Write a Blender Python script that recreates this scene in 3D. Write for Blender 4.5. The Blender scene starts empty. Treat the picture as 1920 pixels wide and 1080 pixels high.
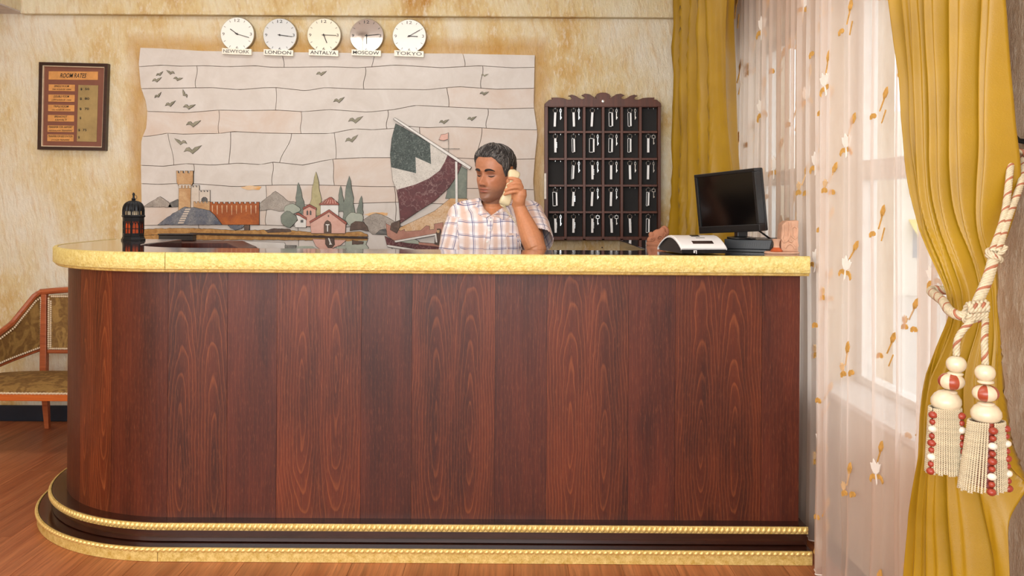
import bpy, math, random
import numpy as np
from mathutils import Vector, Matrix, noise as mnoise
R = math.radians
random.seed(7)
SC = bpy.context.scene
COL = SC.collection
F, HC, CX, CY, ROLL = 1654.0, 1.295, 960.0, 377.0, 0.0062
DW = 5.13                      # distance of the back wall

# ---------------------------------------------------------------- camera
cam_d = bpy.data.cameras.new('camera')
cam = bpy.data.objects.new('camera', cam_d)
COL.objects.link(cam)
cam_d.sensor_width = 36.0
cam_d.lens = F / 1920 * 36.0
cam_d.shift_y = -(540 - CY) / 1920
cam_d.clip_start = 0.05
cam.matrix_world = Matrix.Translation((0, 0, HC)) @ Matrix.Rotation(R(90), 4, 'X') @ Matrix.Rotation(ROLL, 4, 'Z')
SC.camera = cam

# ---------------------------------------------------------------- world and lights
SC.view_settings.view_transform = 'Standard'
SC.view_settings.look = 'None'
SC.view_settings.gamma = 1.0
SC.view_settings.use_curve_mapping = False
SC.view_settings.exposure = 0.12
w = bpy.data.worlds.new('sky')
SC.world = w
w.use_nodes = True
nt = w.node_tree
bg = nt.nodes['Background']
bg.inputs['Color'].default_value = (0.90, 0.95, 1.0, 1)
bg.inputs['Strength'].default_value = 2.5

def area(name, loc, target, sx, sy, power, col=(1, 1, 1)):
    d = bpy.data.lights.new(name, 'AREA')
    d.shape = 'RECTANGLE'; d.size = sx; d.size_y = sy; d.energy = power; d.color = col
    o = bpy.data.objects.new(name, d); COL.objects.link(o)
    o.location = loc
    o.rotation_euler = (Vector(target) - Vector(loc)).to_track_quat('-Z', 'Y').to_euler()
    return o
area('rear_fill', (-1.1, -1.5, 1.75), (0.1, 5, 1.1), 3.6, 2.2, 112, (1.0, 0.975, 0.94))  # added fill light behind the camera, no entrance is built there
area('left_fill', (-3.1, 0.6, 1.7), (1.2, 2.3, 1.1), 2.2, 1.8, 34, (1.0, 0.98, 0.95))  # added fill from the left to brighten the right wall, no window there
area('overhead_fill', (-0.6, 1.9, 2.70), (-0.6, 2.3, 0), 2.6, 1.2, 28, (1.0, 0.97, 0.92))  # added overhead fill, no ceiling panel is modelled
area('overhead_fill', (-1.2, 4.1, 2.70), (-1.2, 4.4, 0), 2.8, 0.5, 14, (1.0, 0.97, 0.92))  # second added overhead fill, nearer the back wall

# ---------------------------------------------------------------- geometry helpers
def at(x, y, D):
    u, v = x - CX, CY - y
    u0, v0 = u - ROLL * v, v + ROLL * u
    return Vector((u0 * D / F, D, HC + v0 * D / F))
def atX(x, y, X):
    u, v = x - CX, CY - y
    u0 = u - ROLL * v
    return at(x, y, X * F / u0)
def lerp(a, b, t): return a + (b - a) * t
def interp(x, pts):
    if x <= pts[0][0]: return pts[0][1]
    for (a, b), (c, d) in zip(pts, pts[1:]):
        if x <= c: return b + (d - b) * (x - a) / (c - a) if c > a else d
    return pts[-1][1]
def smooth(t):
    t = max(0.0, min(1.0, t)); return t * t * (3 - 2 * t)
def srgb(h):
    if isinstance(h, str):
        h = h.lstrip('#'); c = [int(h[i:i + 2], 16) / 255 for i in (0, 2, 4)]
    else: c = h
    return tuple((x / 12.92 if x <= 0.04045 else ((x + 0.055) / 1.055) ** 2.4) for x in c) + (1.0,)

WLOC = {}
def wloc(o):
    v = Vector((0, 0, 0))
    while o is not None:
        v = v + o.location; o = o.parent
    return v

class MB:
    def __init__(s): s.v = []; s.f = []; s.m = []
    def add(s, vs, fs, mi=0):
        k = len(s.v); s.v += [tuple(p) for p in vs]
        for f in fs: s.f.append(tuple(i + k for i in f)); s.m.append(mi)
        return s
    def box(s, x0, x1, y0, y1, z0, z1, mi=0, M=None):
        vs = [Vector((x, y, z)) for z in (z0, z1) for y in (y0, y1) for x in (x0, x1)]
        if M is not None: vs = [M @ p for p in vs]
        return s.add(vs, [(0, 2, 3, 1), (4, 5, 7, 6), (0, 1, 5, 4), (2, 6, 7, 3), (0, 4, 6, 2), (1, 3, 7, 5)], mi)
    def prism(s, pts, d0, d1, mi=0):
        """pts = world X,Z outline on a plane facing the room; d0 front depth, d1 back depth"""
        n = len(pts)
        a = sum(pts[i][0] * pts[(i + 1) % n][1] - pts[(i + 1) % n][0] * pts[i][1] for i in range(n))
        if a < 0: pts = pts[::-1]
        vs = [(p[0], d0, p[1]) for p in pts] + [(p[0], d1, p[1]) for p in pts]
        fs = [tuple(range(n))] + [tuple(range(2 * n - 1, n - 1, -1))]
        fs += [(i, i + n, (i + 1) % n + n, (i + 1) % n) for i in range(n)]
        return s.add(vs, fs, mi)
    def plate(s, pts, z0, z1, mi=0):
        """pts = world X,Y outline; horizontal slab"""
        n = len(pts)
        a = sum(pts[i][0] * pts[(i + 1) % n][1] - pts[(i + 1) % n][0] * pts[i][1] for i in range(n))
        if a < 0: pts = pts[::-1]
        vs = [(p[0], p[1], z1) for p in pts] + [(p[0], p[1], z0) for p in pts]
        fs = [tuple(range(n))] + [tuple(range(2 * n - 1, n - 1, -1))]
        fs += [(i, i + n, (i + 1) % n + n, (i + 1) % n) for i in range(n)]
        return s.add(vs, fs, mi)
    def loft(s, rings, closed=True, caps=True, mi=0):
        n = len(rings[0]); vs = [p for r in rings for p in r]; fs = []
        m = n if closed else n - 1
        for i in range(len(rings) - 1):
            for j in range(m):
                a, b = i * n + j, i * n + (j + 1) % n
                fs.append((a, b, b + n, a + n))
        if caps and closed:
            fs.append(tuple(range(n - 1, -1, -1)))
            fs.append(tuple(range(len(vs) - n, len(vs))))
        return s.add(vs, fs, mi)
    def tube(s, pts, r, sides=8, mi=0, flat=1.0, up=None, caps=True):
        pts = [Vector(p) for p in pts]; n = len(pts)
        rr = r if isinstance(r, (list, tuple)) else [r] * n
        T = []
        for i in range(n):
            t = pts[min(i + 1, n - 1)] - pts[max(i - 1, 0)]
            T.append(t.normalized() if t.length > 1e-9 else Vector((0, 0, 1)))
        u = up if up is not None else (Vector((0, 1, 0)) if abs(T[0].y) < 0.9 else Vector((1, 0, 0)))
        rings = []; 
        for i in range(n):
            u = (u - T[i] * u.dot(T[i])).normalized(); b = T[i].cross(u)
            rings.append([pts[i] + (u * math.cos(a) * flat + b * math.sin(a)) * rr[i] for a in [2 * math.pi * j / sides for j in range(sides)]])
        return s.loft(rings, True, caps, mi)
    def lathe(s, prof, c=(0, 0, 0), seg=24, mi=0, sx=1.0, sy=1.0, M=None, mif=None):
        c = Vector(c); rings = []
        for r, z in prof:
            ring = [Vector((math.cos(2 * math.pi * j / seg) * r * sx, math.sin(2 * math.pi * j / seg) * r * sy, z)) for j in range(seg)]
            if M is not None: ring = [M @ p for p in ring]
            rings.append([c + p for p in ring])
        k = len(s.m)
        s.loft(rings, True, True, mi)
        if mif:
            for i in range(len(prof) - 1):
                for j in range(seg): s.m[k + i * seg + j] = mif(i, j)
        return s
    def ell(s, c, r, seg=16, M=None, mi=0):
        prof = [(math.sin(math.pi * (i + 0.02) / (seg // 2 + 0.04)), -math.cos(math.pi * (i + 0.02) / (seg // 2 + 0.04))) for i in range(seg // 2 + 1)]
        c = Vector(c); rings = []
        for q, z in prof:
            ring = [Vector((math.cos(2 * math.pi * j / seg) * q * r[0], math.sin(2 * math.pi * j / seg) * q * r[1], z * r[2])) for j in range(seg)]
            if M is not None: ring = [M @ p for p in ring]
            rings.append([c + p for p in ring])
        return s.loft(rings, True, True, mi)
    def mesh(s, name, mats, off=Vector((0, 0, 0)), smooth_=True, ang=35):
        me = bpy.data.meshes.new(name)
        me.from_pydata([(p[0] - off.x, p[1] - off.y, p[2] - off.z) for p in s.v], [], s.f)
        if not isinstance(mats, (list, tuple)): mats = [mats]
        for m in mats: me.materials.append(m)
        if len(mats) > 1: me.polygons.foreach_set('material_index', s.m)
        if smooth_:
            me.polygons.foreach_set('use_smooth', [True] * len(me.polygons))
            me.update()
            try: me.set_sharp_from_angle(angle=R(ang))
            except Exception: pass
        me.update()
        return me
    def build(s, name, mats, parent=None, smooth_=True, ang=35, bevel=0, origin=None):
        if parent is not None: off = wloc(parent)
        else: off = Vector((0, 0, 0))
        loc = Vector((0, 0, 0))
        if origin is not None:
            loc = Vector(origin) - off; off = Vector(origin)
        me = s.mesh(name, mats, off, smooth_, ang)
        o = bpy.data.objects.new(name, me); COL.objects.link(o)
        o.location = loc
        if parent is not None: o.parent = parent
        if bevel:
            b = o.modifiers.new('bevel', 'BEVEL'); b.width = bevel; b.segments = 2; b.limit_method = 'ANGLE'; b.angle_limit = R(40)
        return o

def tag(o, label=None, cat=None, group=None, kind=None):
    if label: o['label'] = label
    if cat: o['category'] = cat
    if group: o['group'] = group
    if kind: o['kind'] = kind
    return o
def thing(name, label, cat, loc, group=None, kind=None):
    o = bpy.data.objects.new(name, None); COL.objects.link(o)
    o.location = loc; o.empty_display_size = 0.05
    return tag(o, label, cat, group, kind)

# ---------------------------------------------------------------- material helpers
class G:
    def __init__(s, name):
        s.m = bpy.data.materials.new(name); s.m.use_nodes = True
        s.nt = s.m.node_tree; s.b = s.nt.nodes['Principled BSDF']; s.out = s.nt.nodes['Material Output']
    def n(s, t, ins=None, out=0, **kw):
        nd = s.nt.nodes.new('ShaderNode' + t)
        for k, v in kw.items(): setattr(nd, k, v)
        for k, v in (ins or {}).items(): s.put(nd.inputs[k], v)
        return nd.outputs[out]
    def put(s, inp, v):
        if isinstance(v, bpy.types.NodeSocket): s.nt.links.new(v, inp)
        else:
            if isinstance(v, str): v = srgb(v)
            inp.default_value = v
    def set(s, **kw):
        for k, v in kw.items(): s.put(s.b.inputs[k.replace('_', ' ')], v)
        return s
    def co(s, which='Object'): return s.n('TexCoord', out={'Generated': 0, 'Normal': 1, 'UV': 2, 'Object': 3}[which])
    def map(s, vec, scale=(1, 1, 1), rot=(0, 0, 0), loc=(0, 0, 0)):
        return s.n('Mapping', {'Vector': vec, 'Scale': scale, 'Rotation': rot, 'Location': loc})
    def noise(s, vec, scale, detail=4, rough=0.55, dist=0.0, out=0):
        return s.n('TexNoise', {'Vector': vec, 'Scale': scale, 'Detail': detail, 'Roughness': rough, 'Distortion': dist}, out=out)
    def ramp(s, fac, stops):
        nd = s.nt.nodes.new('ShaderNodeValToRGB'); s.put(nd.inputs[0], fac)
        el = nd.color_ramp.elements
        while len(el) < len(stops): el.new(0.5)
        for e, (p, c) in zip(el, stops):
            e.position = p; e.color = srgb(c) if isinstance(c, str) else ((c, c, c, 1) if isinstance(c, (int, float)) else c)
        return nd.outputs[0]
    def math(s, op, a, b=0.0, c=0.0):
        nd = s.nt.nodes.new('ShaderNodeMath'); nd.operation = op
        s.put(nd.inputs[0], a); s.put(nd.inputs[1], b); s.put(nd.inputs[2], c)
        return nd.outputs[0]
    def mix(s, fac, a, b, mode='MIX'):
        nd = s.nt.nodes.new('ShaderNodeMix'); nd.data_type = 'RGBA'; nd.blend_type = mode
        s.put(nd.inputs[0], fac); s.put(nd.inputs[6], a); s.put(nd.inputs[7], b)
        return nd.outputs[2]
    def sep(s, vec):
        nd = s.nt.nodes.new('ShaderNodeSeparateXYZ'); s.put(nd.inputs[0], vec); return nd.outputs
    def comb(s, x, y, z):
        nd = s.nt.nodes.new('ShaderNodeCombineXYZ')
        for i, v in enumerate((x, y, z)): s.put(nd.inputs[i], v)
        return nd.outputs[0]
    def bump(s, h, strength=0.3, dist=0.01, normal=None):
        ins = {'Height': h, 'Strength': strength, 'Distance': dist}
        if normal is not None: ins['Normal'] = normal
        o = s.n('Bump', ins); s.nt.links.new(o, s.b.inputs['Normal']); return o

def plain(name, col, rough=0.5, metal=0.0, var=0.12, scale=30, bump=0.0, spec=0.5, coat=0.0):
    g = G(name); c = g.co(); n = g.noise(c, scale)
    base = srgb(col); hi = tuple(min(1, x * (1 + var)) for x in base[:3]) + (1,); lo = tuple(x * (1 - var) for x in base[:3]) + (1,)
    g.set(Base_Color=g.ramp(n, [(0.3, lo), (0.7, hi)]), Roughness=rough, Metallic=metal, Specular_IOR_Level=spec, Coat_Weight=coat)
    if bump: g.bump(g.noise(c, scale * 4), bump, 0.004)
    return g.m

# plaster
def plaster(name, stain=True, cream='#e3cea0', pale='#ece3cf', ochre='#cfa25a'):
    g = G(name); c = g.n('NewGeometry'); 
    big = g.noise(g.map(c, (0.9, 0.9, 0.6)), 2.2, 5, 0.6)
    col = g.ramp(big, [(0.36, ochre), (0.47, cream), (0.62, pale)])
    warp = g.noise(c, 3.0, 2)
    xyz = g.sep(c)
    xw = g.math('ADD', xyz[0], g.math('MULTIPLY', warp, 0.10))
    stretched = g.comb(g.math('ADD', g.math('ADD', xw, xyz[1]), g.math('MULTIPLY', xyz[2], 0.16)), 0.0, g.math('MULTIPLY', xyz[2], 0.16))
    st = g.noise(stretched, 34, 4, 0.65)
    st2 = g.noise(g.map(c, (1, 1, 0.45), (0, R(-18), 0)), 45, 6, 0.7)
    fine = g.noise(c, 170, 3, 0.6)
    col = g.mix(g.ramp(st, [(0.50, 0.0), (0.75, 0.55)]), col, ochre)
    col = g.mix(g.ramp(st2, [(0.50, 0.0), (0.68, 0.7)]), col, '#f0e6d0')
    if stain:
        # ochre wash brushed round the edge of the mural
        x, z = xyz[0], xyz[2]
        wx = g.math('ADD', x, g.math('MULTIPLY', g.math('SUBTRACT', g.noise(c, 7, 4), 0.5), 0.12))
        wz = g.math('ADD', z, g.math('MULTIPLY', g.math('SUBTRACT', g.noise(g.map(c, loc=(3, 0, 1)), 7, 4), 0.5), 0.08))
        a = at(268, 95, DW); b = at(1004, 104, DW)
        dx = g.math('MAXIMUM', g.math('SUBTRACT', a.x, wx), g.math('SUBTRACT', wx, b.x))
        dz = g.math('SUBTRACT', wz, a.z)
        d = g.math('MAXIMUM', dx, dz)
        band = g.ramp(g.math('ADD', g.math('MULTIPLY', d, 4.0), 0.5), [(0.3, 0.5), (0.62, 0.75), (0.80, 0.35), (0.92, 0.0)])
        col = g.mix(g.math('MULTIPLY', band, g.ramp(st2, [(0.3, 0.65), (0.7, 1.0)])), col, '#c08a35')
    h = g.math('ADD', g.math('MULTIPLY', st, 1.0), g.math('ADD', g.math('MULTIPLY', st2, 1.1), g.math('MULTIPLY', fine, 0.35)))
    g.bump(h, 0.8, 0.013)
    g.set(Base_Color=col, Roughness=0.85, Specular_IOR_Level=0.25)
    return g.m

def stone(name, a, b, vein=None, scale=14, veinscale=9, rough=0.6, grainy=0.35):
    g = G(name); c = g.co()
    n = g.noise(c, scale, 6, 0.7, 0.6)
    col = g.ramp(n, [(0.35, a), (0.65, b)])
    fine = g.noise(c, scale * 12, 4, 0.75)
    col = g.mix(g.math('MULTIPLY', g.ramp(fine, [(0.45, 0.0), (0.65, 1.0)]), grainy), col, a)
    if vein:
        v = g.n('TexVoronoi', {'Vector': g.n('VectorMath', {0: c, 1: g.noise(c, 12, 3, out=1)}, operation='ADD'), 'Scale': veinscale}, feature='DISTANCE_TO_EDGE')
        col = g.mix(g.ramp(v, [(0.0, 0.8), (0.05, 0.0)]), col, vein)
    g.set(Base_Color=col, Roughness=rough)
    g.bump(fine, 0.15, 0.002)
    return g.m

def veneer(name, figured, a='#3a1409', b='#672b14', line='#9c552d'):
    g = G(name); uv = g.co('UV'); o = g.sep(uv)
    rnd = g.n('ObjectInfo', out=5)
    x, z = o[0], o[1]          # metres from the centre of the leaf, metres up
    vec = g.comb(x, g.math('MULTIPLY', rnd, 37.0), z)
    wob = g.noise(g.map(vec, (6, 1, 2.2)), 1.0, 3, 0.5)
    if figured:
        d = g.math('SUBTRACT', g.math('ABSOLUTE', x), 0.062)
        zz = g.math('SUBTRACT', z, g.math('ADD', 0.35, g.math('MULTIPLY', rnd, 0.35)))
        r = g.math('SQRT', g.math('ADD', g.math('POWER', g.math('MULTIPLY', d, 96), 2.0), g.math('POWER', g.math('MULTIPLY', zz, 9.0), 2.0)))
        r = g.math('ADD', r, g.math('MULTIPLY', wob, 5.0))
    else:
        r = g.math('ADD', g.math('MULTIPLY', x, 70), g.math('MULTIPLY', wob, 3.0))
    s = g.math('FRACT', r)
    ring = g.ramp(s, [(0.0, 0.0), (0.70, 0.15), (0.90, 1.0), (1.0, 0.0)])
    fib = g.noise(g.map(vec, (260, 1, 9)), 1.0, 3, 0.7)
    pore = g.noise(g.map(vec, (420, 1, 30)), 1.0, 2, 0.6)
    big = g.noise(g.map(vec, (9, 1, 1.3)), 1.0, 3, 0.6)
    col = g.ramp(big, [(0.32, a), (0.68, b)])
    tint = g.ramp(rnd, [(0.0, (0.84, 0.80, 0.80, 1)), (0.5, (0.98, 0.96, 0.95, 1)), (1.0, (1.14, 1.08, 1.02, 1))])
    col = g.mix(1.0, col, tint, 'MULTIPLY')
    k = 0.50 if figured else 0.14
    col = g.mix(g.math('MULTIPLY', g.math('MULTIPLY', ring, k), g.ramp(big, [(0.3, 0.45), (0.6, 1.0)])), col, line)
    col = g.mix(g.math('MULTIPLY', g.ramp(fib, [(0.4, 0.0), (0.7, 1.0)]), 0.35), col, '#2a0f0a')
    col = g.mix(g.math('MULTIPLY', g.ramp(pore, [(0.55, 0.0), (0.8, 1.0)]), 0.35), col, '#9a5a38')
    g.set(Base_Color=col, Roughness=g.ramp(fib, [(0.3, 0.34), (0.7, 0.46)]), Specular_IOR_Level=0.36)
    g.bump(g.math('ADD', fib, g.math('MULTIPLY', ring, 0.3)), 0.08, 0.002)
    return g.m

def wood(name, a, b, rough=0.4, axis=0, scale=1.0, coat=0.0):
    g = G(name); c = g.co()
    sc = [60, 60, 60]; sc[axis] = 4
    n = g.noise(g.map(c, tuple(q * scale for q in sc)), 1.0, 5, 0.65, 0.4)
    g.set(Base_Color=g.ramp(n, [(0.3, a), (0.7, b)]), Roughness=rough, Coat_Weight=coat, Coat_Roughness=0.1)
    g.bump(n, 0.1, 0.002)
    return g.m

def gold(name, emboss=True, a='#d6b95c', b='#f3e49c'):
    g = G(name); c = g.n('NewGeometry'); 
    n = g.noise(c, 55, 4)
    fine = g.noise(c, 260, 4, 0.7)
    g.set(Base_Color=g.ramp(g.math('ADD', g.math('MULTIPLY', n, 0.5), g.math('MULTIPLY', fine, 0.5)), [(0.35, a), (0.62, b)]), Metallic=0.22, Roughness=0.42)
    if emboss:
        v = g.n('TexVoronoi', {'Vector': c, 'Scale': 95.0}, feature='F1')
        g.bump(g.math('ADD', v, fine), 0.55, 0.004)
    else: g.bump(fine, 0.25, 0.002)
    return g.m
# ================================================================= STRUCTURE
M = {}
M['plaster'] = plaster('ochre_plaster')
M['plaster_up'] = plaster('upper_plaster', False, '#e2cb98', '#eadfc0', '#c08c44')
M['plaster_side'] = plaster('side_plaster', False, '#d8c2a6', '#e4d4be', '#c0a283')
M['white_paint'] = plain('white_paint', '#d8d4d0', 0.7)
M['ceiling'] = plain('ceiling_paint', '#cfc6c4', 0.8)
M['baseboard'] = plain('baseboard_paint', '#15202c', 0.35, bump=0.05)
M['pvc'] = plain('white_window_frame', '#f0efec', 0.35)
g = G('window_glass'); g.set(Base_Color='#ffffff', Roughness=0.02, IOR=1.3)
tr = g.n('BsdfTransparent', {'Color': (0.95, 0.97, 0.97, 1)}); gl = g.n('BsdfGlossy', {'Roughness': 0.03})
g.nt.links.new(g.n('MixShader', {0: 0.08, 1: tr, 2: gl}), g.out.inputs[0]); M['glass'] = g.m

def floor_mat():
    g = G('laminate'); rnd = g.n('ObjectInfo', out=5); c = g.n('NewGeometry')
    x, y, z = g.sep(c)[0:3]
    v = g.comb(x, g.math('ADD', y, g.math('MULTIPLY', rnd, 31.0)), 0.0)
    fib = g.noise(g.map(v, (95, 3.0, 1)), 1.0, 5, 0.7, 0.3)
    wide = g.noise(g.map(v, (14, 0.8, 1)), 1.0, 3, 0.6, 0.5)
    col = g.ramp(wide, [(0.3, '#9c5330'), (0.7, '#c47c50')])
    col = g.mix(1.0, col, g.ramp(rnd, [(0.0, (0.86, 0.84, 0.82, 1)), (1.0, (1.1, 1.08, 1.05, 1))]), 'MULTIPLY')
    col = g.mix(g.math('MULTIPLY', g.ramp(fib, [(0.42, 0.0), (0.7, 1.0)]), 0.6), col, '#5a2a18')
    g.set(Base_Color=col, Roughness=0.38, Specular_IOR_Level=0.4)
    g.bump(fib, 0.08, 0.001)
    return g.m
M['floor'] = floor_mat()
M['dark_gap'] = plain('dark_joint', '#24150e', 0.8)

XL, XR, YB = -3.25, 1.25, -2.0
fl = MB().box(XL, XR + 0.3, YB, DW, -0.05, -0.012).build('floor', M['dark_gap'], smooth_=False); tag(fl, kind='structure')
# laminate boards, one mesh shared by all full boards
PWD, PLN = 0.192, 1.285
pm = MB().box(-PWD / 2 + .0006, PWD / 2 - .0006, 0.0006, PLN - .0006, -0.012, 0.0).mesh('plank', M['floor'], smooth_=False)
k = 0
x = XL + PWD / 2
while x < XR:
    y = 0.55 + (k * 0.47) % PLN - PLN
    while y < DW:
        y1 = min(y + PLN, DW)
        full = (y1 - y) > PLN - 1e-4 and x + PWD / 2 < XR
        if full: o = bpy.data.objects.new('plank', pm)
        else:
            me = MB().box(-PWD / 2 + .0006, min(PWD / 2 - .0006, XR - x), 0.0006, y1 - y, -0.012, 0.0).mesh('plank', M['floor'], smooth_=False)
            o = bpy.data.objects.new('plank', me)
        COL.objects.link(o); o.parent = fl; o.location = (x, y, 0)
        y += PLN
    x += PWD; k += 1

wb = MB().box(XL, XR + 0.3, DW, DW + 0.15, -0.05, 2.8).build('wall_back', M['plaster'], smooth_=False); tag(wb, kind='structure')
zb = at(700, 33, DW).z
tb = MB().box(-2.84, XR, DW - 0.05, DW, zb, 2.75).build('trim_1', M['plaster_up'], smooth_=False, bevel=0.006); tag(tb, kind='structure')
sb = MB().box(XL, -2.835, 0.5, DW, zb + 0.015, 2.75).build('trim_2', [M['plaster_up']], smooth_=False); tag(sb, kind='structure')
su = MB().box(XL, -2.838, 0.5, DW - 0.001, zb + 0.008, zb + 0.016).build('trim_3', M['ceiling'], smooth_=False); tag(su, kind='structure')
cl = MB().box(XL, XR + 0.3, YB, DW, 2.75, 2.8).build('ceiling', M['ceiling'], smooth_=False); tag(cl, kind='structure')
wl = MB().box(XL - 0.1, XL, YB, DW, -0.05, 2.8).build('wall_left', M['plaster'], smooth_=False); tag(wl, kind='structure')
bb = MB().box(XL, -0.2, DW - 0.015, DW, 0, 0.092).build('baseboard_back', M['baseboard'], bevel=0.004, smooth_=False); tag(bb, kind='structure')

# side wall with its two window openings
SILL, LINT = 0.55, 2.16
A0, A1, B0, B1 = 3.90, 4.93, 2.40, 3.58
mb = MB()
mb.box(XR, XR + 0.3, YB, DW, -0.05, SILL); mb.box(XR, XR + 0.3, YB, DW, LINT, 2.8)
mb.box(XR, XR + 0.3, YB, B0, SILL, LINT); mb.box(XR, XR + 0.3, B1, A0, SILL, LINT); mb.box(XR, XR + 0.3, A1, DW, SILL, LINT)
wr = mb.build('wall_right', M['plaster_side'], smooth_=False); tag(wr, kind='structure')
def window(name, y0, y1):
    r = thing(name, None, None, (XR + 0.18, y0, SILL), kind='structure')
    m = MB(); xa, xb = XR + 0.15, XR + 0.21; t = 0.055; ym = (y0 + y1) / 2
    m.box(xa, xb, y0, y0 + t, SILL, LINT); m.box(xa, xb, y1 - t, y1, SILL, LINT)
    m.box(xa, xb, y0 + t, y1 - t, SILL, SILL + t); m.box(xa, xb, y0 + t, y1 - t, LINT - t, LINT)
    m.build('window_frame', M['pvc'], r, smooth_=False, bevel=0.004)
    MB().box(xa - 0.01, xb, y0 + t, y1 - t, 1.385, 1.465).build('transom', M['pvc'], r, smooth_=False, bevel=0.004)
    MB().box(xa - 0.005, xb, ym - 0.035, ym + 0.035, SILL + t, 1.385).build('mullion', M['pvc'], r, smooth_=False, bevel=0.004)
    MB().box(XR - 0.03, XR + 0.15, y0 + 0.001, y1 - 0.001, SILL - 0.0, SILL + 0.025).build('window_sill', M['white_paint'], r, smooth_=False, bevel=0.005)
    for a, b, c, d in ((y0 + t, ym - 0.035, SILL + t, 1.385), (ym + 0.035, y1 - t, SILL + t, 1.385), (y0 + t, y1 - t, 1.465, LINT - t)):
        MB().box(xa + 0.025, xa + 0.031, a, b, c, d).build('pane', M['glass'], r, smooth_=False)
window('window_1', B0, B1); window('window_2', A0, A1)

# outside: yard and the pale building across it
M['yard'] = plain('pale_paving', '#b9b5ae', 0.9)
yd = MB().box(XR + 0.35, 45, -20, 60, -1.2, -1.0).build('yard', M['yard'], smooth_=False); tag(yd, kind='structure')
M['facade'] = plain('pale_facade', '#e9e6dc', 0.9); M['yellow'] = plain('yellow_awning', '#e8d97a', 0.8); M['dglass'] = plain('distant_window', '#8fa6b5', 0.2)
r = thing('building', 'pale building with rows of yellow awnings seen faintly through the sheer', 'building', (12, 22, -1.0))
MB().box(9.5, 20, 22, 34, -1.0, 3.6).build('wall', M['facade'], r, smooth_=False)
for zz in (0.3, 1.5, 2.7):
    for k in range(4):
        xx = 10.0 + k * 2.2
        MB().box(xx, xx + 1.2, 21.97, 22.0, zz - 0.35, zz + 0.35).build('window', M['dglass'], r, smooth_=False)
        MB().add([(xx - .1, 22, zz + .6), (xx + 1.3, 22, zz + .6), (xx + 1.3, 21.5, zz + .25), (xx - .1, 21.5, zz + .25), (xx - .1, 22, zz + .56), (xx + 1.3, 22, zz + .56), (xx + 1.3, 21.5, zz + .2), (xx - .1, 21.5, zz + .2)],
                 [(0, 1, 2, 3), (7, 6, 5, 4), (3, 2, 6, 7), (0, 4, 5, 1), (0, 3, 7, 4), (1, 5, 6, 2)]).build('awning', M['yellow'], r, smooth_=False)

# ================================================================= STONE MURAL
def wp(pts, D=DW): return [((p := at(x, y, D)).x, p.z) for x, y in pts]
MU = thing('stone_mural', 'large pale stone relief mural of castle, church and sailing boat set in the plaster wall', 'mural', tuple(at(634, 470, DW)))
M['slab'] = stone('pale_stone', '#cac1b8', '#d6cfc8', None, 5, grainy=0.15)
M['slab_pink'] = stone('pinkish_stone', '#cdb9a9', '#d6ccc3', None, 3.2, grainy=0.2)
M['grout'] = plain('dark_grout', '#3f342b', 0.9)
M['joint'] = plain('mural_joint', '#6d5a49', 0.9)
left_e = [(90, 265), (120, 262), (165, 266), (190, 275), (210, 278), (240, 276), (262, 267), (310, 266), (440, 268), (480, 268)]
right_e = [(104, 1003), (200, 1001), (250, 1008), (300, 1003), (340, 1000), (400, 1004), (480, 1006)]
rows = [
 [(262, 90), (300, 91), (380, 96), (520, 98), (700, 100), (860, 101), (1008, 104)],
 [(262, 126), (305, 123), (340, 125), (385, 124), (430, 126), (480, 124), (510, 127), (560, 127), (620, 126), (670, 128), (700, 126), (740, 123), (765, 124), (830, 128), (900, 124), (960, 128), (1008, 127)],
 [(262, 167), (330, 166), (400, 165), (450, 169), (500, 165), (520, 165), (575, 171), (610, 165), (680, 168), (740, 168), (800, 169), (860, 163), (930, 168), (1008, 166)],
 [(262, 209), (300, 210), (350, 212), (412, 207), (460, 208), (520, 207), (570, 210), (620, 206), (690, 211), (740, 206), (780, 198), (860, 202), (930, 205), (1008, 203)],
 [(262, 257), (290, 255), (315, 250), (345, 252), (380, 251), (412, 251), (440, 247), (500, 250), (560, 251), (620, 251), (665, 242), (700, 244), (740, 241), (765, 237), (800, 240), (850, 238), (900, 240), (950, 243), (1010, 244)],
 [(262, 310), (310, 312), (350, 307), (400, 310), (450, 306), (490, 309), (515, 304), (570, 310), (620, 299), (680, 296), (735, 296), (850, 296), (930, 300), (1010, 298)],
 [(262, 344), (300, 346), (335, 344), (375, 345), (440, 350), (520, 347), (600, 347), (700, 350), (740, 350), (850, 353), (930, 354), (1010, 356)],
 [(262, 388), (430, 385), (600, 384), (680, 381), (745, 379), (880, 384), (1010, 386)],
 [(262, 423), (374, 420), (500, 422), (610, 426), (730, 424), (880, 425), (1010, 425)],
 [(262, 478), (1010, 484)]]
joints = [[(529, 534), (702, 698), (868, 872)],
 [(371, 369), (686, 683), (905, 902)],
 [(519, 518), (838, 842)],
 [(412, 412), (566, 566), (728, 726), (915, 912)],
 [(317, 328), (434, 431), (548, 526), (628, 631), (787, 788), (904, 893)],
 [(365, 365), (513, 512), (625, 628), (850, 850)],
 [(500, 500), (740, 742)],
 [(500, 500), (742, 744)],
 [(374, 374), (560, 560), (735, 735)]]
m_b = MB().prism(wp([(interp(y, left_e) + 1, y) for y in range(92, 478, 12)] + [(interp(y, right_e) - 1, y) for y in range(476, 104, -12)]), DW - 0.004, DW, 0)
m_b.build('joint_bed', M['joint'], MU, smooth_=False)
YS = DW - 0.016
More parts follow.
